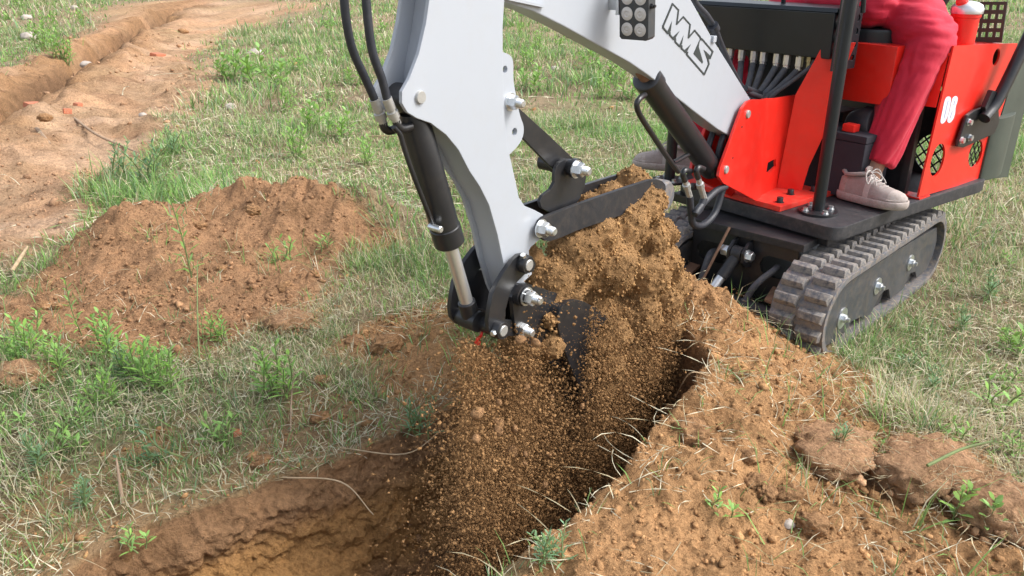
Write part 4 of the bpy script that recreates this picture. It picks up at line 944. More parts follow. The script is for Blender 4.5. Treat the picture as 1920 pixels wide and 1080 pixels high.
# ================================================================== SOIL IN THE BUCKET, FALLING SOIL
def rough_mesh(name, V, N, F, mat, amps):
    for f, a, sd_ in amps: V = V+N*(a*fbm(V[:, 0], V[:, 1], V[:, 2], f=f, octv=4, gain=.6, seed=sd_))[:, None]
    return V, tri_mesh(name, V, F, mat, None, True)
HEAP = [(1028, 602, .03, .032), (1032, 650, .03, .04), (1125, 655, .075, .038), (985, 655, .0, .035), (1155, 625, .085, .055), (1145, 685, .085, .048), (1135, 735, .075, .036), (1120, 440, -.02, .07), (1060, 545, -.04, .068), (1005, 520, -.06, .045), (1045, 605, -.075, .055), (1095, 565, -.05, .072), (1100, 640, -.09, .055), (1060, 470, -.03, .05), (1262, 530, .03, .06), (1238, 440, .0, .058), (1245, 495, .02, .068), (1205, 690, .04, .06), (1245, 680, .05, .06), (1165, 735, .02, .05), (1215, 750, .04, .045), (1285, 640, .06, .06), (1310, 610, .06, .05), (1190, 352, -.05, .062), (1150, 380, -.05, .062), (1105, 388, -.055, .045), (1075, 395, -.055, .035), (1218, 385, .02, .062), (1170, 425, -.01, .085), (1222, 445, .02, .062), (1085, 478, .0, .072), (1040, 515, -.02, .055), (1140, 505, .01, .095), (1208, 515, .02, .085), (1020, 560, -.05, .05), (1130, 590, -.06, .08), (1195, 590, .03, .08), (1245, 560, .03, .055), (1250, 620, .05, .065), (1190, 660, .02, .05), (1000, 480, -.06, .03), (1030, 560, -.02, .048), (1010, 605, -.06, .05), (1035, 645, -.05, .05), (960, 640, -.07, .04), (900, 665, -.08, .035)]
Vh, Fh = chain_soup([[(bp(u, v, o), r)] for u, v, o, r in HEAP])
Vh, Nh_, Fh = remeshed(Vh, Fh, .0085, 24)
Vh, me = rough_mesh('soil_load', Vh, Nh_, Fh, M['heap'], ((7, .022, 3), (26, .010, 5), (70, .009, 7)))
load = tag(link('soil_load', me), 'heap of loose brown soil held between the bucket and thumb', 'soil heap')
def jitter_col(n, base, a=.7, b=1.25): return np.asarray(base)[None]*rng.uniform(a, b, n)[:, None]
VV, TT, CCo = [], [], []; off = 0
k = rng.choice(len(Vh), 20000); R = .0012+.007*rng.uniform(0, 1, len(k))**5
V, T, C = crumb_mesh(Vh[k]+Nh_[k]*(R*.3)[:, None], R, jitter_col(len(k), t_bank*np.array([.90, .94, .88])), 1.0, OCT)
VV.append(V); TT.append(T+off); CCo.append(C); off += len(V)
# streams: fall straight down from the lip of the load, spreading sideways
def bp_many(u, v, o):
    d = np.array([1., 0, 0])[None]*((u-960)/FPX)[:, None]+UP[None]*((540-v)/FPX)[:, None]+FW[None]
    q = (OB[None]+NB[None]*o[:, None]-CC[None])@NB
    return CC[None]+d*(q/(d@NB))[:, None]
def stream(n, u0, u1, v0, v1, o0, o1, spread, dens, rmax, floor=-.40, drift=0., pw=1.):
    u = rng.uniform(u0, u1, n); o = rng.uniform(o0, o1, n); v = rng.uniform(v0, v1, n)
    P = bp_many(u, v, o); t = rng.uniform(0, 1, n)**pw
    z = P[:, 2]+(floor-P[:, 2])*t
    clump = fbm(P[:, 0]*9, P[:, 1]*9, z*.9, f=2.2, octv=4, gain=.6, seed=111)
    keep = rng.uniform(0, 1, n) < np.clip(.32+3.2*clump, .02, 1)*dens
    sp = spread*np.sqrt(t)*np.where(rng.uniform(0, 1, n) < .22, 2.3, 1.)
    Q = np.stack([P[:, 0]+rng.normal(0, 1, n)*sp+drift*t*RB[0], P[:, 1]+rng.normal(0, 1, n)*sp+drift*t*RB[1], z], 1)[keep]
    m = len(Q); R = .0008+.55*rmax*rng.uniform(0, 1, m)**7
    return Q, R
FALL = [stream(60000, 800, 960, 650, 760, -.12, .04, .08, .5, .0065), stream(50000, 840, 1150, 780, 860, -.05, .14, .09, .5, .0065), stream(190000, 1105, 1300, 560, 640, -.05, .14, .045, .9, .0065), stream(190000, 1105, 1260, 620, 740, -.08, .13, .06, .9, .0065),
        stream(150000, 855, 1010, 628, 670, -.10, .06, .034, .65, .0065), stream(90000, 960, 1060, 600, 680, -.08, .05, .05, .9, .0065),
        stream(30000, 1230, 1400, 540, 620, .0, .12, .04, .8, .009, -.05), stream(7000, 1000, 1260, 440, 560, -.02, .12, .06, .8, .007, .2),
        stream(220000, 870, 1270, 690, 780, -.10, .12, .07, .6, .0065, -.42, 0, .8)]
Q = np.vstack([a for a, b in FALL]); R = np.r_[tuple(b for a, b in FALL)]
k = Q[:, 2] > height(Q[:, 0], Q[:, 1]); Q, R = Q[k], R[k]
me = bpy.data.meshes.new('falling_soil'); me.vertices.add(len(Q)); me.vertices.foreach_set('co', Q.astype(np.float32).ravel())
at_ = me.attributes.new('size', 'FLOAT', 'POINT'); at_.data.foreach_set('value', R.astype(np.float32))
at_ = me.attributes.new('tone', 'FLOAT_COLOR', 'POINT'); cc = np.ones((len(Q), 4), np.float32); cc[:, :3] = jitter_col(len(Q), t_bank*np.array([.66, .66, .62]), .7, 1.25); at_.data.foreach_set('color', cc.ravel())
falling = link('falling_soil', me)
nt = bpy.data.node_groups.new('grains', 'GeometryNodeTree'); nt.interface.new_socket('Geometry', in_out='INPUT', socket_type='NodeSocketGeometry'); nt.interface.new_socket('Geometry', in_out='OUTPUT', socket_type='NodeSocketGeometry')
gi, go = nt.nodes.new('NodeGroupInput'), nt.nodes.new('NodeGroupOutput')
ic = nt.nodes.new('GeometryNodeMeshIcoSphere'); ic.inputs['Radius'].default_value = 1; ic.inputs['Subdivisions'].default_value = 2
sp_ = nt.nodes.new('GeometryNodeSetPosition'); nz = nt.nodes.new('ShaderNodeTexNoise'); nz.inputs['Scale'].default_value = 1.1
vm = nt.nodes.new('ShaderNodeVectorMath'); vm.operation = 'SUBTRACT'; vm.inputs[1].default_value = (.5, .5, .5)
vm2 = nt.nodes.new('ShaderNodeVectorMath'); vm2.operation = 'SCALE'; vm2.inputs['Scale'].default_value = 1.5
sm_ = nt.nodes.new('GeometryNodeSetMaterial'); sm_.inputs['Material'].default_value = M['grain']
iop = nt.nodes.new('GeometryNodeInstanceOnPoints'); na_ = nt.nodes.new('GeometryNodeInputNamedAttribute'); na_.data_type = 'FLOAT'; na_.inputs['Name'].default_value = 'size'
rv = nt.nodes.new('FunctionNodeRandomValue'); rv.data_type = 'FLOAT_VECTOR'; rv.inputs[1].default_value = (6.28, 6.28, 6.28)
rs = nt.nodes.new('FunctionNodeRandomValue'); rs.data_type = 'FLOAT_VECTOR'; rs.inputs[0].default_value = (.7, .6, .8); rs.inputs[1].default_value = (1.2, 1.1, 1.6)
ml = nt.nodes.new('ShaderNodeVectorMath'); ml.operation = 'SCALE'
K = nt.links.new
K(nz.outputs['Color'], vm.inputs[0]); K(vm.outputs[0], vm2.inputs[0]); K(ic.outputs['Mesh'], sp_.inputs['Geometry']); K(vm2.outputs[0], sp_.inputs['Offset']); K(sp_.outputs[0], sm_.inputs['Geometry'])
K(gi.outputs[0], iop.inputs['Points']); K(sm_.outputs[0], iop.inputs['Instance']); K(rv.outputs[0], iop.inputs['Rotation']); K(rs.outputs[0], ml.inputs[0]); K(na_.outputs[0], ml.inputs['Scale']); K(ml.outputs[0], iop.inputs['Scale']); K(iop.outputs[0], go.inputs[0])
falling.modifiers.new('grains', 'NODES').node_group = nt
tag(falling, 'brown soil grains pouring from the bucket into the pit', 'soil', kind='stuff')
load_crumbs = link('crumbs', tri_mesh('crumbs', np.vstack(VV), np.vstack(TT), M['crumb'], np.vstack(CCo)), load); tag(load_crumbs, kind='stuff')
def clod_mesh(name, mat, seed, rough=.28, ico=(ICO3_V, ICO3_F), sq=(1, .85, .7)):
    V = ico[0].copy(); r = 1+rough*fbm(V[:, 0]+seed*3.1, V[:, 1], V[:, 2], f=1.7, octv=5, gain=.72, seed=seed)+.8*rough*np.abs(fbm(V[:, 0], V[:, 1]+seed, V[:, 2], f=5, octv=3, gain=.7, seed=seed+4))
    return tri_mesh(name, V*r[:, None]*np.array(sq), ico[1], mat, None, True)
clods = [clod_mesh('clod', M['clod'], s, ico=(ICO2_V, ICO2_F)) for s in range(6)]
def put(name, me, p, s, label, cat, group=None, rot=None, sink=0.):
    me = me.copy(); me.transform(Matrix.Diagonal((s, s, s, 1))); o = link(name, me); o.location = p
    o.rotation_euler = rot or (random.uniform(0, 6.3), random.uniform(0, 6.3), random.uniform(0, 6.3)); tag(o, label, cat, group); return o
for i in range(40):
    u = random.choice([random.uniform(1090, 1290), random.uniform(880, 1040)]); v = random.uniform(600, 900)
    p = bp(u, min(v, 690), random.uniform(-.03, .13)); p = p-ZZ*max(0, (v-690)/560)
    put('falling_clod', clods[i % 6], p, random.uniform(.006, .014)*(1.5 if i < 8 else 1), 'rounded brown soil clod dropping in mid air below the bucket', 'soil clod', 'soil clods falling from the bucket')

# ================================================================== THINGS LYING ON THE GROUND
def gpt(u, v, lift=0.):
    p = level(u, v, 0.); 
    for _ in range(4): p = level(u, v, hz(p[0], p[1]))
    return V3(p[0], p[1], p[2]+lift)
_t = bmesh.new(); bmesh.ops.create_icosphere(_t, subdivisions=4, radius=1); ICO4 = (np.array([v.co[:] for v in _t.verts]), np.array([[v.index for v in f.verts] for f in _t.faces])); _t.free()
big = [clod_mesh('clod', M['clod'], 20+s, .55, ICO4, (1.1, .9, .62)) for s in range(5)]
for i, (u, v, r, lab) in enumerate((
    (725, 648, .060, 'large reddish soil clod on bare earth left of the bucket link'), (668, 645, .040, 'soil lump in the grass left of the largest clod'), (490, 868, .032, 'ochre clod on the left lip of the pit'),
    (590, 516, .034, 'flat reddish lump at the right foot of the left mound'), (535, 541, .036, 'rounded red clod low on the right side of the left mound'), (475, 545, .024, 'small pinkish clod at the lower middle of the left mound'),
    (1295, 815, .055, 'biggest rounded clod on the spoil bank beside the pit'), (1405, 860, .028, 'tan clod high on the spoil bank left of the straw'), (1410, 905, .034, 'clod in the cluster at the middle of the spoil bank'), (1440, 925, .030, 'clod at the lower right of the spoil bank cluster'),
    (1480, 930, .040, 'wide clod below the straw tuft on the spoil bank'), (1520, 985, .046, 'pale clod in the lower right soil beside a grey pebble'), (1540, 735, .022, 'small stone-like clod high on the spoil bank near the track'), (1258, 770, .026, 'clod on the pit edge of the spoil bank'),
    (500, 370, .050, 'dark clod near the top of the left mound'), (475, 395, .040, 'clod just below the dark clod of the left mound'), (375, 425, .036, 'clod in the middle of the left mound'), (245, 405, .045, 'lump on the left shoulder of the left mound'), (85, 575, .034, 'flat clod at the lower left foot of the left mound'), (110, 575, .026, 'yellowish clod beside the flat one at the mound foot'),
    (415, 505, .026, 'clod on the lower face of the left mound'), (250, 505, .030, 'clod low on the left face of the left mound'), (640, 430, .030, 'clod on the right face of the left mound'), (605, 715, .03, 'clod on the bare patch above the pit'), (600, 785, .034, 'crumbly clod on the pit lip under the grass'), (345, 62, .09, 'earth lump beside the far trench'), (85, 222, .05, 'earth lump left of the brick by the trench'))):
    p = gpt(u, v); put('soil_clod', big[i % 5], p+ZZ*r*.12, r*.85, lab, 'soil clod', rot=(random.uniform(-.3, .3), random.uniform(-.3, .3), random.uniform(0, 6.3)))
# sods: blocks of turf turned over, with roots hanging out
def sod(u, v, size, seed, label, nroot, mat='sod'):
    p = gpt(u, v); e = empty('overturned_sod', p); tag(e, label, 'sod')
    me = clod_mesh('earth', M[mat], seed, .42, ICO4, sq=(1, 1, 1)); me.transform(Matrix.Diagonal((*size, 1))); o = link('earth', me, e); o.location = (0, 0, size[2]*.2); o.rotation_euler = (.05, .08, .5)
    r2 = np.random.default_rng(seed); d = r2.normal(0, 1, (150, 3)); d[:, 2] = np.abs(d[:, 2]); d /= np.linalg.norm(d, axis=1)[:, None]
    Rc = .004+.016*r2.uniform(0, 1, 150)**2.5; V, T, C = crumb_mesh(d*np.array(size)*r2.uniform(.85, 1.35, (150, 1))*np.array([1, 1, .6]), Rc, jitter_col(150, (.42, .25, .14)))
    cr_ = link('crumbs', tri_mesh('crumbs', V, T, M['crumb'], C), e); tag(cr_, kind='stuff')
    n = nroot; d = r2.normal(0, 1, (n, 3)); d[:, 2] = np.abs(d[:, 2])*.6; d /= np.linalg.norm(d, axis=1)[:, None]
    P = d*np.array(size)*r2.uniform(.9, 1.15, (n, 1))+np.array([0, 0, size[2]*.25]); L = r2.uniform(.03, .10, n); az = r2.uniform(0, 6.28, n)
    c = np.where((r2.uniform(0, 1, n) < .6)[:, None], np.array([.38, .25, .12])[None], G_STRAW[None]*.8)
    V, T, C = ribbons(P[:, 0], P[:, 1], P[:, 2], L, r2.uniform(.0012, .0025, n), az, r2.uniform(-.3, .6, n), r2.normal(0, 1, n), c)
    ro = link('roots', tri_mesh('roots', V, T, M['straw'], C), e); tag(ro, kind='stuff')
sod(1730, 890, (.17, .12, .075), 31, 'big overturned sod of brown earth right of the spoil bank', 420)
sod(1560, 850, (.13, .10, .05), 35, 'soil and straw lump between the spoil bank and the big sod', 160)
sod(1880, 965, (.13, .11, .06), 37, 'rooty earth lump at the lower right corner', 160)
sod(545, 610, (.10, .07, .045), 33, 'golden brown root ball lying in the grass right of the left mound', 300)
sod(50, 712, (.11, .07, .05), 39, 'dark sod lump at the left edge of the picture', 120)
# bricks and stones
def brickbat(u, v, s, lab, seed):
    r2 = np.random.default_rng(seed); mb = MB(); x, y, z = s
    q = [V3(-x, -y, 0), V3(x*.7, -y, 0), V3(x, y*.5, 0), V3(x*.6, y, 0), V3(-x, y*.9, 0)]; mb.prism([a*(1+r2.uniform(-.15, .15)) for a in q], V3(.1*x, 0, z))
    o = mb.build('brick_fragment', M['brick'], None, bevel=min(s)*.18); o.location = gpt(u, v, -.006); o.rotation_euler = (.15, .1, r2.uniform(0, 3)); tag(o, lab, 'brick')
brickbat(295, 106, (.10, .06, .05), 'bright orange brick fragment on the soil track', 1)
brickbat(126, 212, (.045, .035, .045), 'orange brick fragment beside the fallen stick', 2)
brickbat(146, 199, (.04, .03, .035), 'brick fragment right behind the one beside the stick', 3)
brickbat(60, 200, (.06, .04, .045), 'brick fragment at the mouth of the dark trench', 4)
brickbat(110, 432, (.05, .012, .014), 'thin red brick sliver left of the mound', 5)
brickbat(445, 812, (.02, .012, .012), 'tiny red brick chip in the straw above the pit', 6)
stm = [clod_mesh('stone', M['stone'], 50+s, .3, sq=(1, .8, .6)) for s in range(3)]
for i, (u, v, r, lab) in enumerate(((55, 74, .13, 'white stone in the grass at the upper left'), (50, 36, .11, 'flat white stone near the top left corner'), (140, 17, .10, 'small white stone at the top left beyond the trench'), (162, 125, .075, 'grey stone at the lip of the dark trench'), (480, 103, .10, 'grey stone in the grass behind the brightest weed'), (434, 205, .06, 'pinkish stone in the grass right of the soil track'), (268, 218, .035, 'whitish pebble on the soil track'), (1478, 985, .018, 'grey pebble in the lower right soil'), (1040, 132, .06, 'pale flat stone in the grass behind the arm'), (1855, 750, .02, 'small pale stone in the right hand grass'))):
    put('stone', stm[i % 3], gpt(u, v)+ZZ*r*.3, r, lab, 'stone', rot=(0, 0, i))
# sticks and stalks
def stick(pts, r, name, lab, cat, mat='stick'):
    P = [gpt(u, v, l) for u, v, l in pts]; o = MB().tube(P, [r, r*.9, r*.5], 8, 8).build(name, M[mat]); tag(o, lab, cat); return o
stick([(140, 226, .02), (180, 258, .03), (222, 275, .02), (262, 290, .01)], .011, 'fallen_stick', 'long thin dead stick lying across the soil track', 'stick')
stick([(70, 245, .01), (95, 275, .02)], .02, 'fallen_stick', 'short dark stick lying on the soil track', 'stick')
stick([(25, 520, .03), (45, 500, .05), (57, 485, .06)], .009, 'fallen_stick', 'pale splintered stick at the left foot of the mound', 'stick', 'twig')
stick([(690, 265, .04), (730, 267, .05), (750, 270, .05)], .004, 'fallen_stick', 'yellowish stick in the grass left of the bucket cylinder', 'stick', 'twig')
stick([(0, 682, .02), (90, 680, .02), (190, 690, .015)], .012, 'fallen_stick', 'mossy stick half hidden in the grass at the left edge', 'stick')
stick([(1720, 950, .13), (1780, 930, .15), (1836, 915, .15)], .0045, 'plant_stalk', 'thick yellow green stalk lying over the rooty lump', 'stalk', 'stem')
stick([(375, 690, .0), (378, 640, .10), (386, 585, .22)], .003, 'plant_stalk', 'thin dark upright stalk in front of the left mound', 'stalk', 'stem')
stick([(545, 810, .0), (548, 770, .03), (556, 735, .08)], .003, 'plant_stalk', 'thin dry stalk leaning over the left pit lip', 'stalk')
stick([(230, 945, .0), (231, 930, .05), (230, 910, .09)], .005, 'plant_stalk', 'cut dark stub standing at the left end of the pit', 'stalk')
stick([(530, 895, .0), (640, 915, .02), (700, 965, .0)], .0024, 'trailing_root', 'pale root trailing over the far pit wall', 'root', 'twig')
stick([(640, 845, .01), (760, 862, .02), (830, 840, .06)], .0022, 'trailing_root', 'pale twig arching out of the pit wall under the grass tuft', 'root', 'twig')
stick([(1265, 760, .03), (1290, 735, .06), (1330, 722, .03)], .002, 'trailing_root', 'thin root sticking out of the spoil bank over the pit', 'root', 'twig')
# ------------------------------------------------------------------ weeds
def leaf(V, T, C, p, d, L, w, col, droop=.5):
    d = d/np.linalg.norm(d); s = np.cross(d, ZZ); s = s/(np.linalg.norm(s)+1e-9); k = len(V)
    a = p; b = p+d*L*.45; c = p+d*L*.8-ZZ*L*.12*droop; e = p+d*L-ZZ*L*.3*droop
    V += [a, b-s*w, b+s*w, c-s*w*.7, c+s*w*.7, e]; C += [col*.8]+[col]*4+[col*1.1]
    T += [(k, k+1, k+2), (k+1, k+3, k+4), (k+1, k+4, k+2), (k+3, k+5, k+4)]
def weed_meshes(seed, H, nl, L, w, stems=1, col=G_BRIGHT, bushy=False):
    r2 = np.random.default_rng(seed); V, T, C = [], [], []; sm = MB()
    for s in range(stems):
        az = r2.uniform(0, 6.28); ln = r2.uniform(.05, .3) if stems > 1 else r2.uniform(0, .12); hh = H*r2.uniform(.7, 1.1)
        b = V3(r2.normal(0, .012*stems**.5), r2.normal(0, .012*stems**.5), -.01); dv = V3(math.sin(az)*ln, math.cos(az)*ln, 1)
        P = [b, b+dv*hh*.5+V3(r2.normal(0, .01), r2.normal(0, .01), 0), b+dv*hh+V3(r2.normal(0, .02), r2.normal(0, .02), 0)]
        sm.tube(P, [.0028, .0022, .0012], 6, 5); S = spline(P, 12)
        for i in range(nl):
            t = (i+.5)/nl; p = S[int((.12+.88*t)*(len(S)-1))]; a = i*2.4+s; e = .35+.8*t
            leaf(V, T, C, p, V3(math.sin(a), math.cos(a), e), L*(1.1-.55*t)*r2.uniform(.7, 1.2), w*r2.uniform(.7, 1.2), col*r2.uniform(.75, 1.25)*np.array([1, 1, r2.uniform(.7, 1.2)]))
    return sm, tri_mesh('leaves', np.array(V), np.array(T), M['grass'], np.array(C))
KINDS = {}
for key, a in dict(bushy=(1, .20, 16, .065, .0055, 6, G_BRIGHT*1.1), broad=(2, .14, 11, .075, .010, 5, G_BRIGHT), tall=(3, .34, 26, .055, .0045, 1, G_BRIGHT*.9), small=(4, .09, 9, .05, .005, 3, G_BRIGHT*1.15), feathery=(5, .13, 22, .045, .0028, 5, G_BLUE*1.1)).items():
    sm, lm_ = weed_meshes(*a); o = sm.build('stem', M['stem']); KINDS[key] = (o.data, lm_); bpy.data.objects.remove(o)
def weed(u, v, kind, s, label, rot=(0, 0, 0), group=None):
    e = empty('weed', gpt(u, v)); e.scale = (s,)*3; e.rotation_euler = (rot[0], rot[1], random.uniform(0, 6.3)); tag(e, label, 'weed', group)
    link('stem', KINDS[kind][0], e); link('leaves', KINDS[kind][1], e)
weed(470, 155, 'broad', 2.6, 'brightest leafy weed clump beside the soil track'); weed(425, 150, 'broad', 2.0, 'leafy weed at the left end of the brightest clump'); weed(520, 165, 'broad', 2.0, 'leafy weed at the right end of the brightest clump')
weed(362, 525, 'tall', 1.25, 'tall single leafy weed standing up against the left mound', (0, -.12, 0)); weed(158, 630, 'tall', .8, 'leafy upright weed at the lower left foot of the mound', (.1, .2, 0))
weed(398, 690, 'tall', .62, 'upright leafy weed right of the dark stalk'); weed(95, 770, 'tall', .55, 'upright weed in the left foreground grass')
weed(330, 870, 'feathery', 1.3, 'green feathery plant lying on the grass above the pit', (1.15, 0, 0)); weed(425, 830, 'small', 1.1, 'weed beside the lying feathery plant')
weed(225, 340, 'feathery', 2.0, 'low feathery weed at the edge of the soil track by the mound'); weed(285, 345, 'feathery', 2.2, 'low feathery weed between the soil track and mound top'); weed(325, 290, 'feathery', 1.6, 'feathery weed right of the soil track end')
weed(530, 490, 'small', 1.3, 'small green sprig growing on the right of the left mound'); weed(615, 470, 'small', 1.0, 'tiny green sprig at the right shoulder of the mound')
weed(1895, 660, 'broad', .8, 'star shaped green weed at the right edge of the picture'); weed(1870, 775, 'small', 1.2, 'green weed in the right hand grass below the star shaped one'); weed(1345, 975, 'small', .8, 'small green sprout in the lower right soil'); weed(1640, 870, 'small', .9, 'bent green sprout between the two sods'); weed(1815, 975, 'broad', .75, 'drooping broad green leaves on the rooty lump')
weed(1575, 855, 'feathery', .9, 'grey green sprig on top of the straw lump'); weed(785, 815, 'feathery', 1.0, 'grey green tuft hanging on the far pit lip under the bucket'); weed(255, 1035, 'small', .7, 'small green sprig at the left end of the pit'); weed(1035, 1060, 'feathery', .8, 'grey green tuft on the near pit lip')
ORD = 'leftmost second third fourth fifth sixth seventh eighth ninth tenth eleventh twelfth thirteenth fourteenth fifteenth sixteenth'.split()
LOOK = {'small': 'small sprouting', 'bushy': 'bushy bright green', 'feathery': 'feathery grey green', 'broad': 'broad leaved green'}
def weed_row(pts, kinds, s0, s1, place, group):
    for i, (u, v) in enumerate(sorted(pts)):
        k = random.choice(kinds); o_ = 'leftmost' if i == 0 else ORD[i]+' from the left'
        weed(u, v, k, random.uniform(s0, s1), f'{LOOK[k]} weed, {o_} of those {place}', group=group)
weed_row([(30, 690), (60, 680), (112, 700), (285, 700), (310, 735), (410, 640), (265, 715), (70, 880), (165, 945), (120, 850), (150, 790), (200, 760), (235, 700), (520, 745), (205, 665), (20, 820)], ['small', 'bushy', 'bushy', 'feathery'], .65, 1.05, 'in the left foreground', 'weeds in the left foreground')
weed_row([(620, 190), (585, 240), (700, 210), (660, 160), (560, 300), (640, 260), (690, 310), (600, 110), (560, 130), (720, 60), (620, 60), (540, 210)], ['bushy', 'broad'], .8, 1.5, 'left of the arm', 'weeds left of the arm')
weed_row([(975, 70), (1010, 95), (1050, 90), (1100, 130), (1140, 150), (1185, 185), (1130, 185), (990, 130), (1075, 70), (1165, 150), (1000, 170)], ['bushy', 'broad'], 1.1, 1.8, 'behind the boom', 'weeds behind the boom')
weed_row([(40, 20), (100, 60), (110, 110), (150, 50), (80, 95), (130, 120)], ['bushy'], 1.6, 2.6, 'beside the far trench', 'weeds left of the trench')
weed_row([(1800, 620), (1850, 560), (1700, 700), (1780, 830), (1880, 720), (1900, 850), (1880, 500), (1740, 740)], ['small', 'feathery'], .6, 1.0, 'right of the near track', 'weeds right of the track')
# ================================================================== OPERATOR
toe_r = level(1232, 306, .46)
sole_c = level(1641, 396, .445)
person = empty('person', hp(.62, -.17, .44)); PINV = Matrix.Translation(-person.location)
tag(person, 'seated operator in crimson trousers and beige lace-up shoes driving the excavator', 'person')
def ppart(name, me): o = link(name, me, person); o.matrix_parent_inverse = PINV; return o
FWD = -RH
pel = hp(.74, -.17, 1.16)
hipL, hipR = pel+NH*.10, pel-NH*.10
kneeL = at_depth(1738, 84, 3.03); ankL = at_depth(1634, 322, 3.12)
footR = hp(.16, -.665, .44); ankR = footR+ZZ*.105-NH*.0+RH*.06+NH*.03; kneeR = hp(.48, -.46, 1.03)
def legloft(hip, knee, ank, seed, hem):
    """trouser leg as a loft of wrinkled rings from hip to hem"""
    kd = ank-knee; path = [hip+(hip-knee)*.25, hip, hip*.5+knee*.5+ZZ*.01, knee*.88+hip*.12+ZZ*.02, knee, knee+kd*.12, knee+kd*.45, knee+kd*.75, knee+kd*.93]
    rad = [.10, .112, .116, .114, .108, .101, .088, .079, .072]; 
    S = spline(path, 10); n = len(S); rr = np.interp(np.linspace(0, 1, n), np.linspace(0, 1, len(rad)), rad)
    T = np.gradient(S, axis=0); T /= np.linalg.norm(T, axis=1)[:, None]; a = np.cross(T[0], NH); rings = []; m = 44
    th = np.linspace(0, 2*math.pi, m, endpoint=False)
    for i, (p, t, q) in enumerate(zip(S, T, rr)):
        a = a-t*(a@t); a /= np.linalg.norm(a); b = np.cross(t, a); f = i/(n-1)
        w = .006*np.sin(3*th+3*f+seed)*np.exp(-((f-.6)/.25)**2)+.005*np.sin(2*th+14*f+seed)*np.exp(-((f-.3)/.2)**2)
        w = w+.010*sstep(.55, .75, f)*np.sin(2*th+1.2+seed+1.5*f)+.004*np.sin(5*th-10*f)*sstep(.5, .6, f)+.003*vnoise(th*1.4, np.full(m, f*6.), seed=seed)*sstep(.02, .1, f)
        rings.append([p+(a*math.cos(x)*1.06+b*math.sin(x)*.94)*(q+k) for x, k in zip(th, w)])
    return rings
def loft_arrays(rings, n0=0):
    m = len(rings[0]); V = [p for r in rings for p in r]; F = []
    for i in range(len(rings)-1):
        for j in range(m): F.append((n0+i*m+j, n0+i*m+(j+1) % m, n0+(i+1)*m+(j+1) % m, n0+(i+1)*m+j))
    F.append(tuple(n0+j for j in range(m))); F.append(tuple(n0+(len(rings)-1)*m+j for j in range(m))); return V, F
V1, F1 = loft_arrays(legloft(hipL, kneeL, ankL, 1, 0)); V2, F2 = loft_arrays(legloft(hipR, kneeR, ankR, 4, 0), len(V1))
Vp, Fp = chain_soup([[(pel-NH*.07+ZZ*.02, .115), (pel+NH*.07+ZZ*.02, .115)], [(pel+ZZ*.06-NH*.05, .115), (pel+ZZ*.06+NH*.05, .115)], [(pel+ZZ*.13, .13), (pel+ZZ*.12, .13)], [(pel+FWD*.10-NH*.07+ZZ*.0, .10), (pel+FWD*.10+NH*.07, .10)], [(pel+FWD*.20-NH*.10, .085), (pel+FWD*.17+NH*.09, .095)]])
me = bpy.data.meshes.new('t'); Vall = V1+V2+[tuple(p) for p in Vp]; Fall = F1+F2+[tuple(int(i)+len(V1)+len(V2) for i in f) for f in Fp]
Vt, Nt_, Ft = remeshed(Vall, Fall, .0075, 3)
# creases fanning out from the crotch over the lap
cr = hb(1656, 78, -.02); d = np.linalg.norm(Vt-kneeL*.5-hipL*.5, axis=1)
cres = np.sin(Vt[:, 2]*95+Vt[:, 0]*40+6*fbm(Vt[:, 0], Vt[:, 1], Vt[:, 2], f=5, octv=2, seed=9))*np.exp(-(d/.22)**2)
Vt = Vt+Nt_*(.0045*cres)[:, None]
kd_ = (ankL-kneeL)/np.linalg.norm(ankL-kneeL); al = (Vt-kneeL)@kd_; lat = Vt-kneeL-al[:, None]*kd_[None]
fold = np.abs(fbm(lat[:, 0]*22+al*2.2, lat[:, 1]*22, al*3.0, f=1.0, octv=3, gain=.45, seed=15))
Vt = Vt+Nt_*((.016*(fold-.25))*sstep(-.02, .12, al))[:, None]
rd = np.abs(fbm(Vt[:, 0]*6+Vt[:, 2]*9, Vt[:, 1]*6, Vt[:, 2]*24, f=1.0, octv=3, gain=.5, seed=19))
Vt = Vt+Nt_*((.014*(rd-.25))*(1-sstep(-.05, .12, al)))[:, None]
ppart('trousers', tri_mesh('trousers', Vt, Ft, M['cloth'], None, True))
# body (mostly above the picture), one continuous surface
sh = pel+ZZ*.50+FWD*.04; head = pel+ZZ*.76+FWD*.08
hndL, hndR = hp(.36, .0, 1.36), hp(.36, -.34, 1.36)
ch = [[(pel+ZZ*.05, .09), (pel+ZZ*.25, .11), (sh-ZZ*.06, .14)], [(sh-NH*.15, .07), (sh+NH*.15, .07)], [(sh, .06), (head-ZZ*.06, .055)], [(head, .085), (head+ZZ*.06, .09), (head+ZZ*.09+RH*.02, .085)], [(head+FWD*.085+ZZ*.02, .014), (head+FWD*.098-ZZ*.005, .014)], [(head+NH*.09, .018)], [(head-NH*.09, .018)],
      [(hipL, .07), (kneeL, .055), (ankL, .040), (ankL-ZZ*.03, .038)], [(hipR, .07), (kneeR, .055), (ankR, .040), (ankR-ZZ*.03, .038)]]
for hn, s_g in ((hndL, 1), (hndR, -1)):
    el = sh+NH*s_g*.24-ZZ*.26+FWD*.12; ch += [[(sh+NH*s_g*.17, .055), (el, .045), (hn+RH*.06, .028), (hn+RH*.02, .03), (hn-RH*.02, .03)]]
    for k in range(4):
        f0 = hn-RH*.035+NH*(-.03+.02*k); ch += [[(f0, .010), (f0-RH*.03+ZZ*.005, .0095), (f0-RH*.045-ZZ*.02, .009), (f0-RH*.025-ZZ*.035, .008)]]
    ch += [[(hn-NH*s_g*.03, .011), (hn-NH*s_g*.045-RH*.03-ZZ*.01, .010), (hn-NH*s_g*.035-RH*.045-ZZ*.025, .009)]]
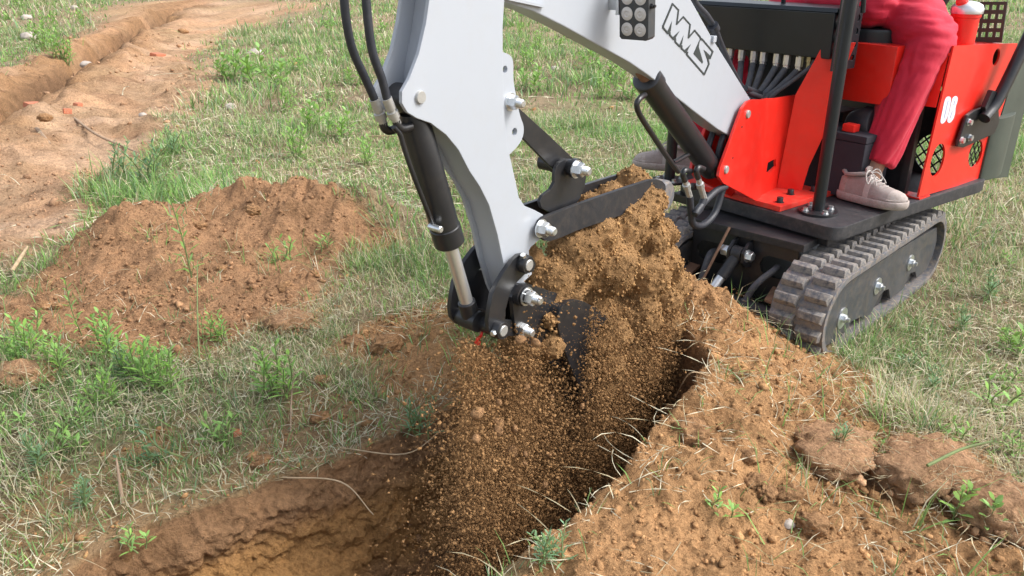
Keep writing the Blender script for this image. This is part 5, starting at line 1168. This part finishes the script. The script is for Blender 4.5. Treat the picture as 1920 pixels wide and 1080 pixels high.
Vb, Fb = chain_soup(ch); Vb, Nb, Fb = remeshed(Vb, Fb, .010, 2)
ppart('body', tri_mesh('body', Vb, Fb, M['skin'], None, True))
chs = [[(pel+ZZ*.12, .145), (pel+ZZ*.3, .15), (sh-ZZ*.05, .155)], [(sh-NH*.16, .082), (sh+NH*.16, .082)]]
for s_g in (1, -1): el = sh+NH*s_g*.24-ZZ*.26+FWD*.12; chs += [[(sh+NH*s_g*.17, .072), (el*.8+sh*.2+NH*s_g*.03, .062)]]
Vs, Fs = chain_soup(chs); Vs, Ns, Fs = remeshed(Vs, Fs, .012, 4); ppart('shirt', tri_mesh('shirt', Vs, Fs, M['shirt'], None, True))
Vs, Fs = chain_soup([[(head+ZZ*.075+RH*.015, .098), (head+ZZ*.04+RH*.045, .085)]]); Vs, Ns, Fs = remeshed(Vs, Fs, .01, 3); ppart('hair', tri_mesh('hair', Vs, Fs, M['hair'], None, True))
for s_g, hn in ((1, hndL), (-1, hndR)):
    lv = MB().tube([hn-ZZ*.22-RH*.0, hn-RH*.035-ZZ*.02, hn-RH*.04+ZZ*.03], .009, 10); lv.lathe(hn-RH*.04-ZZ*.02, ZZ, [(0, .012), (.02, .018), (.05, .02), (.065, .01)], 18); part(lv, 'control_lever', 'cover')
for s_g in (1, -1): 
    e_ = head+FWD*.078+ZZ*.035+NH*.032*s_g; ppart('eye', tri_mesh('eye', ICO3_V*.012+e_, ICO3_F, M['digit'], None, True))
# shoes
def shoe(orig, fwd, name='shoe'):
    f = np.asarray(fwd, float); f = f/np.linalg.norm(f); l = np.cross(ZZ, f); o_ = np.asarray(orig, float)
    W = lambda x, y, z: o_+(f*x+l*y+ZZ*z)*.93
    xs_ = np.linspace(-.100, .195, 26)
    wd = np.interp(xs_, [-.100, -.092, -.06, 0, .06, .11, .15, .178, .19, .195], [.008, .026, .036, .036, .042, .050, .048, .036, .022, .006])
    tz = np.interp(xs_, [-.100, -.09, -.05, -.01, .02, .06, .10, .14, .17, .19, .195], [.075, .108, .112, .118, .115, .098, .080, .069, .060, .045, .034])
    sk = lambda x: .010*np.interp(x, [-.1, .05, .195], [0, .2, 1.0])   # inward sweep and toe spring
    rings = []
    for x, w, t in zip(xs_, wd, tz):
        pr = [(w*1.0, .024), (w*1.04, .036), (w*.98, t*.55), (w*.78, t*.80), (w*.45, t*.96), (0, t), (-w*.45, t*.96), (-w*.78, t*.80), (-w*.98, t*.55), (-w*1.04, .036), (-w*1.0, .024), (0, .022)]
        rings.append([W(x, y+.012*max(0, x/.2)**2, z+sk(x)) for y, z in chaikin(pr, 1)])
    e = empty(name, o_, person); e.matrix_parent_inverse = PINV; einv = Matrix.Translation(-Vector(o_))
    def sp(mb, nm, mat, **kw):
        ob = mb.build(nm, M[mat], e, **kw); ob.matrix_parent_inverse = einv; return ob
    sp(MB().ring_loft(rings), 'upper', 'shoe', sharp=80)
    def overlay(i0, i1, k, a0, a1, nm, mat):
        R3 = []
        for r in rings[i0:i1]:
            c_ = sum(r)/len(r); R3.append([c_+(p-c_)*k for p in r])
        sp(MB().ring_loft(R3), nm, mat, sharp=70)
    overlay(20, 26, 1.035, 0, 1, 'toe_cap', 'sole'); overlay(0, 5, 1.035, 0, 1, 'heel_counter', 'sole'); overlay(11, 14, 1.022, 0, 1, 'side_band', 'lace')
    so = MB(); R2 = []
    prof = [(-.004, .92), (.000, 1.0), (.012, 1.08), (.026, 1.06), (.030, 1.0)]
    out = [(x, w) for x, w in zip(xs_, wd)]; loop = [(x, w+.004) for x, w in out]+[(x, -w-.004) for x, w in out[::-1]]
    loop[0] = (-.106, loop[0][1]); loop[-1] = (-.106, loop[-1][1])
    for z, k in prof: R2.append([W(x*(1+(k-1)*.25), (y*k)+.012*max(0, x/.2)**2, z+sk(x)+(.0025*math.sin(x*190) if .0 < z < .03 else 0)) for x, y in loop])
    sp(so.ring_loft(R2), 'sole', 'sole', sharp=70)
    col = MB(); ring = [W(-.035+.055*math.cos(t), .036*math.sin(t), .112+.012*math.cos(t)+ (.012 if math.cos(t) < -.7 else 0)) for t in np.linspace(0, 2*math.pi, 22)]
    sp(col.tube(ring, .0085, 8, 0), 'collar', 'shoe')
    sp(MB().prism([W(-.035+.050*math.cos(t), .031*math.sin(t), .111+.012*math.cos(t)) for t in np.linspace(0, 2*math.pi, 20, endpoint=False)], ZZ*.004), 'opening', 'lining')
    tg = MB().prism([W(.01, -.02, .112), W(.01, .02, .112), W(.012, .022, .145), W(.008, .0, .152), W(.012, -.022, .145)], f*.008-ZZ*.0); sp(tg, 'tongue', 'shoe', bevel=.003)
    zt_ = lambda x: float(np.interp(x, xs_, tz))
    for i, x in enumerate((.028, .046, .064, .082, .100)):
        w = .026-.001*i
        sp(MB().tube([W(x, -w, zt_(x)-.008), W(x+.006, -w*.5, zt_(x)+.004), W(x+.008, 0, zt_(x)+.006), W(x+.004, w*.5, zt_(x)+.004), W(x, w, zt_(x)-.008)], .0026, 7, 4), 'lace', 'lace')
    for s_g in (-1, 1):
        sp(MB().tube([W(.028, 0, .124), W(.032, s_g*.02, .138), W(.035, s_g*.045, .132), W(.045, s_g*.055, .108), W(.05, s_g*.048, .092), W(.045, s_g*.030, .100), W(.034, s_g*.008, .120)], .0024, 7, 6), 'lace', 'lace')
        sp(MB().tube([W(.028, 0, .124), W(.045, s_g*.018, .128), W(.07, s_g*.03, .105), W(.08, s_g*.034, .088)], .0022, 7, 5), 'lace', 'lace')
    return e
dv = V3(.57, -.82, 0)
shoe(level(1612, 378, .445)+ZZ*.004, dv, 'shoe')
shoe(footR+ZZ*.006, -NH*.75-RH*.55, 'shoe')
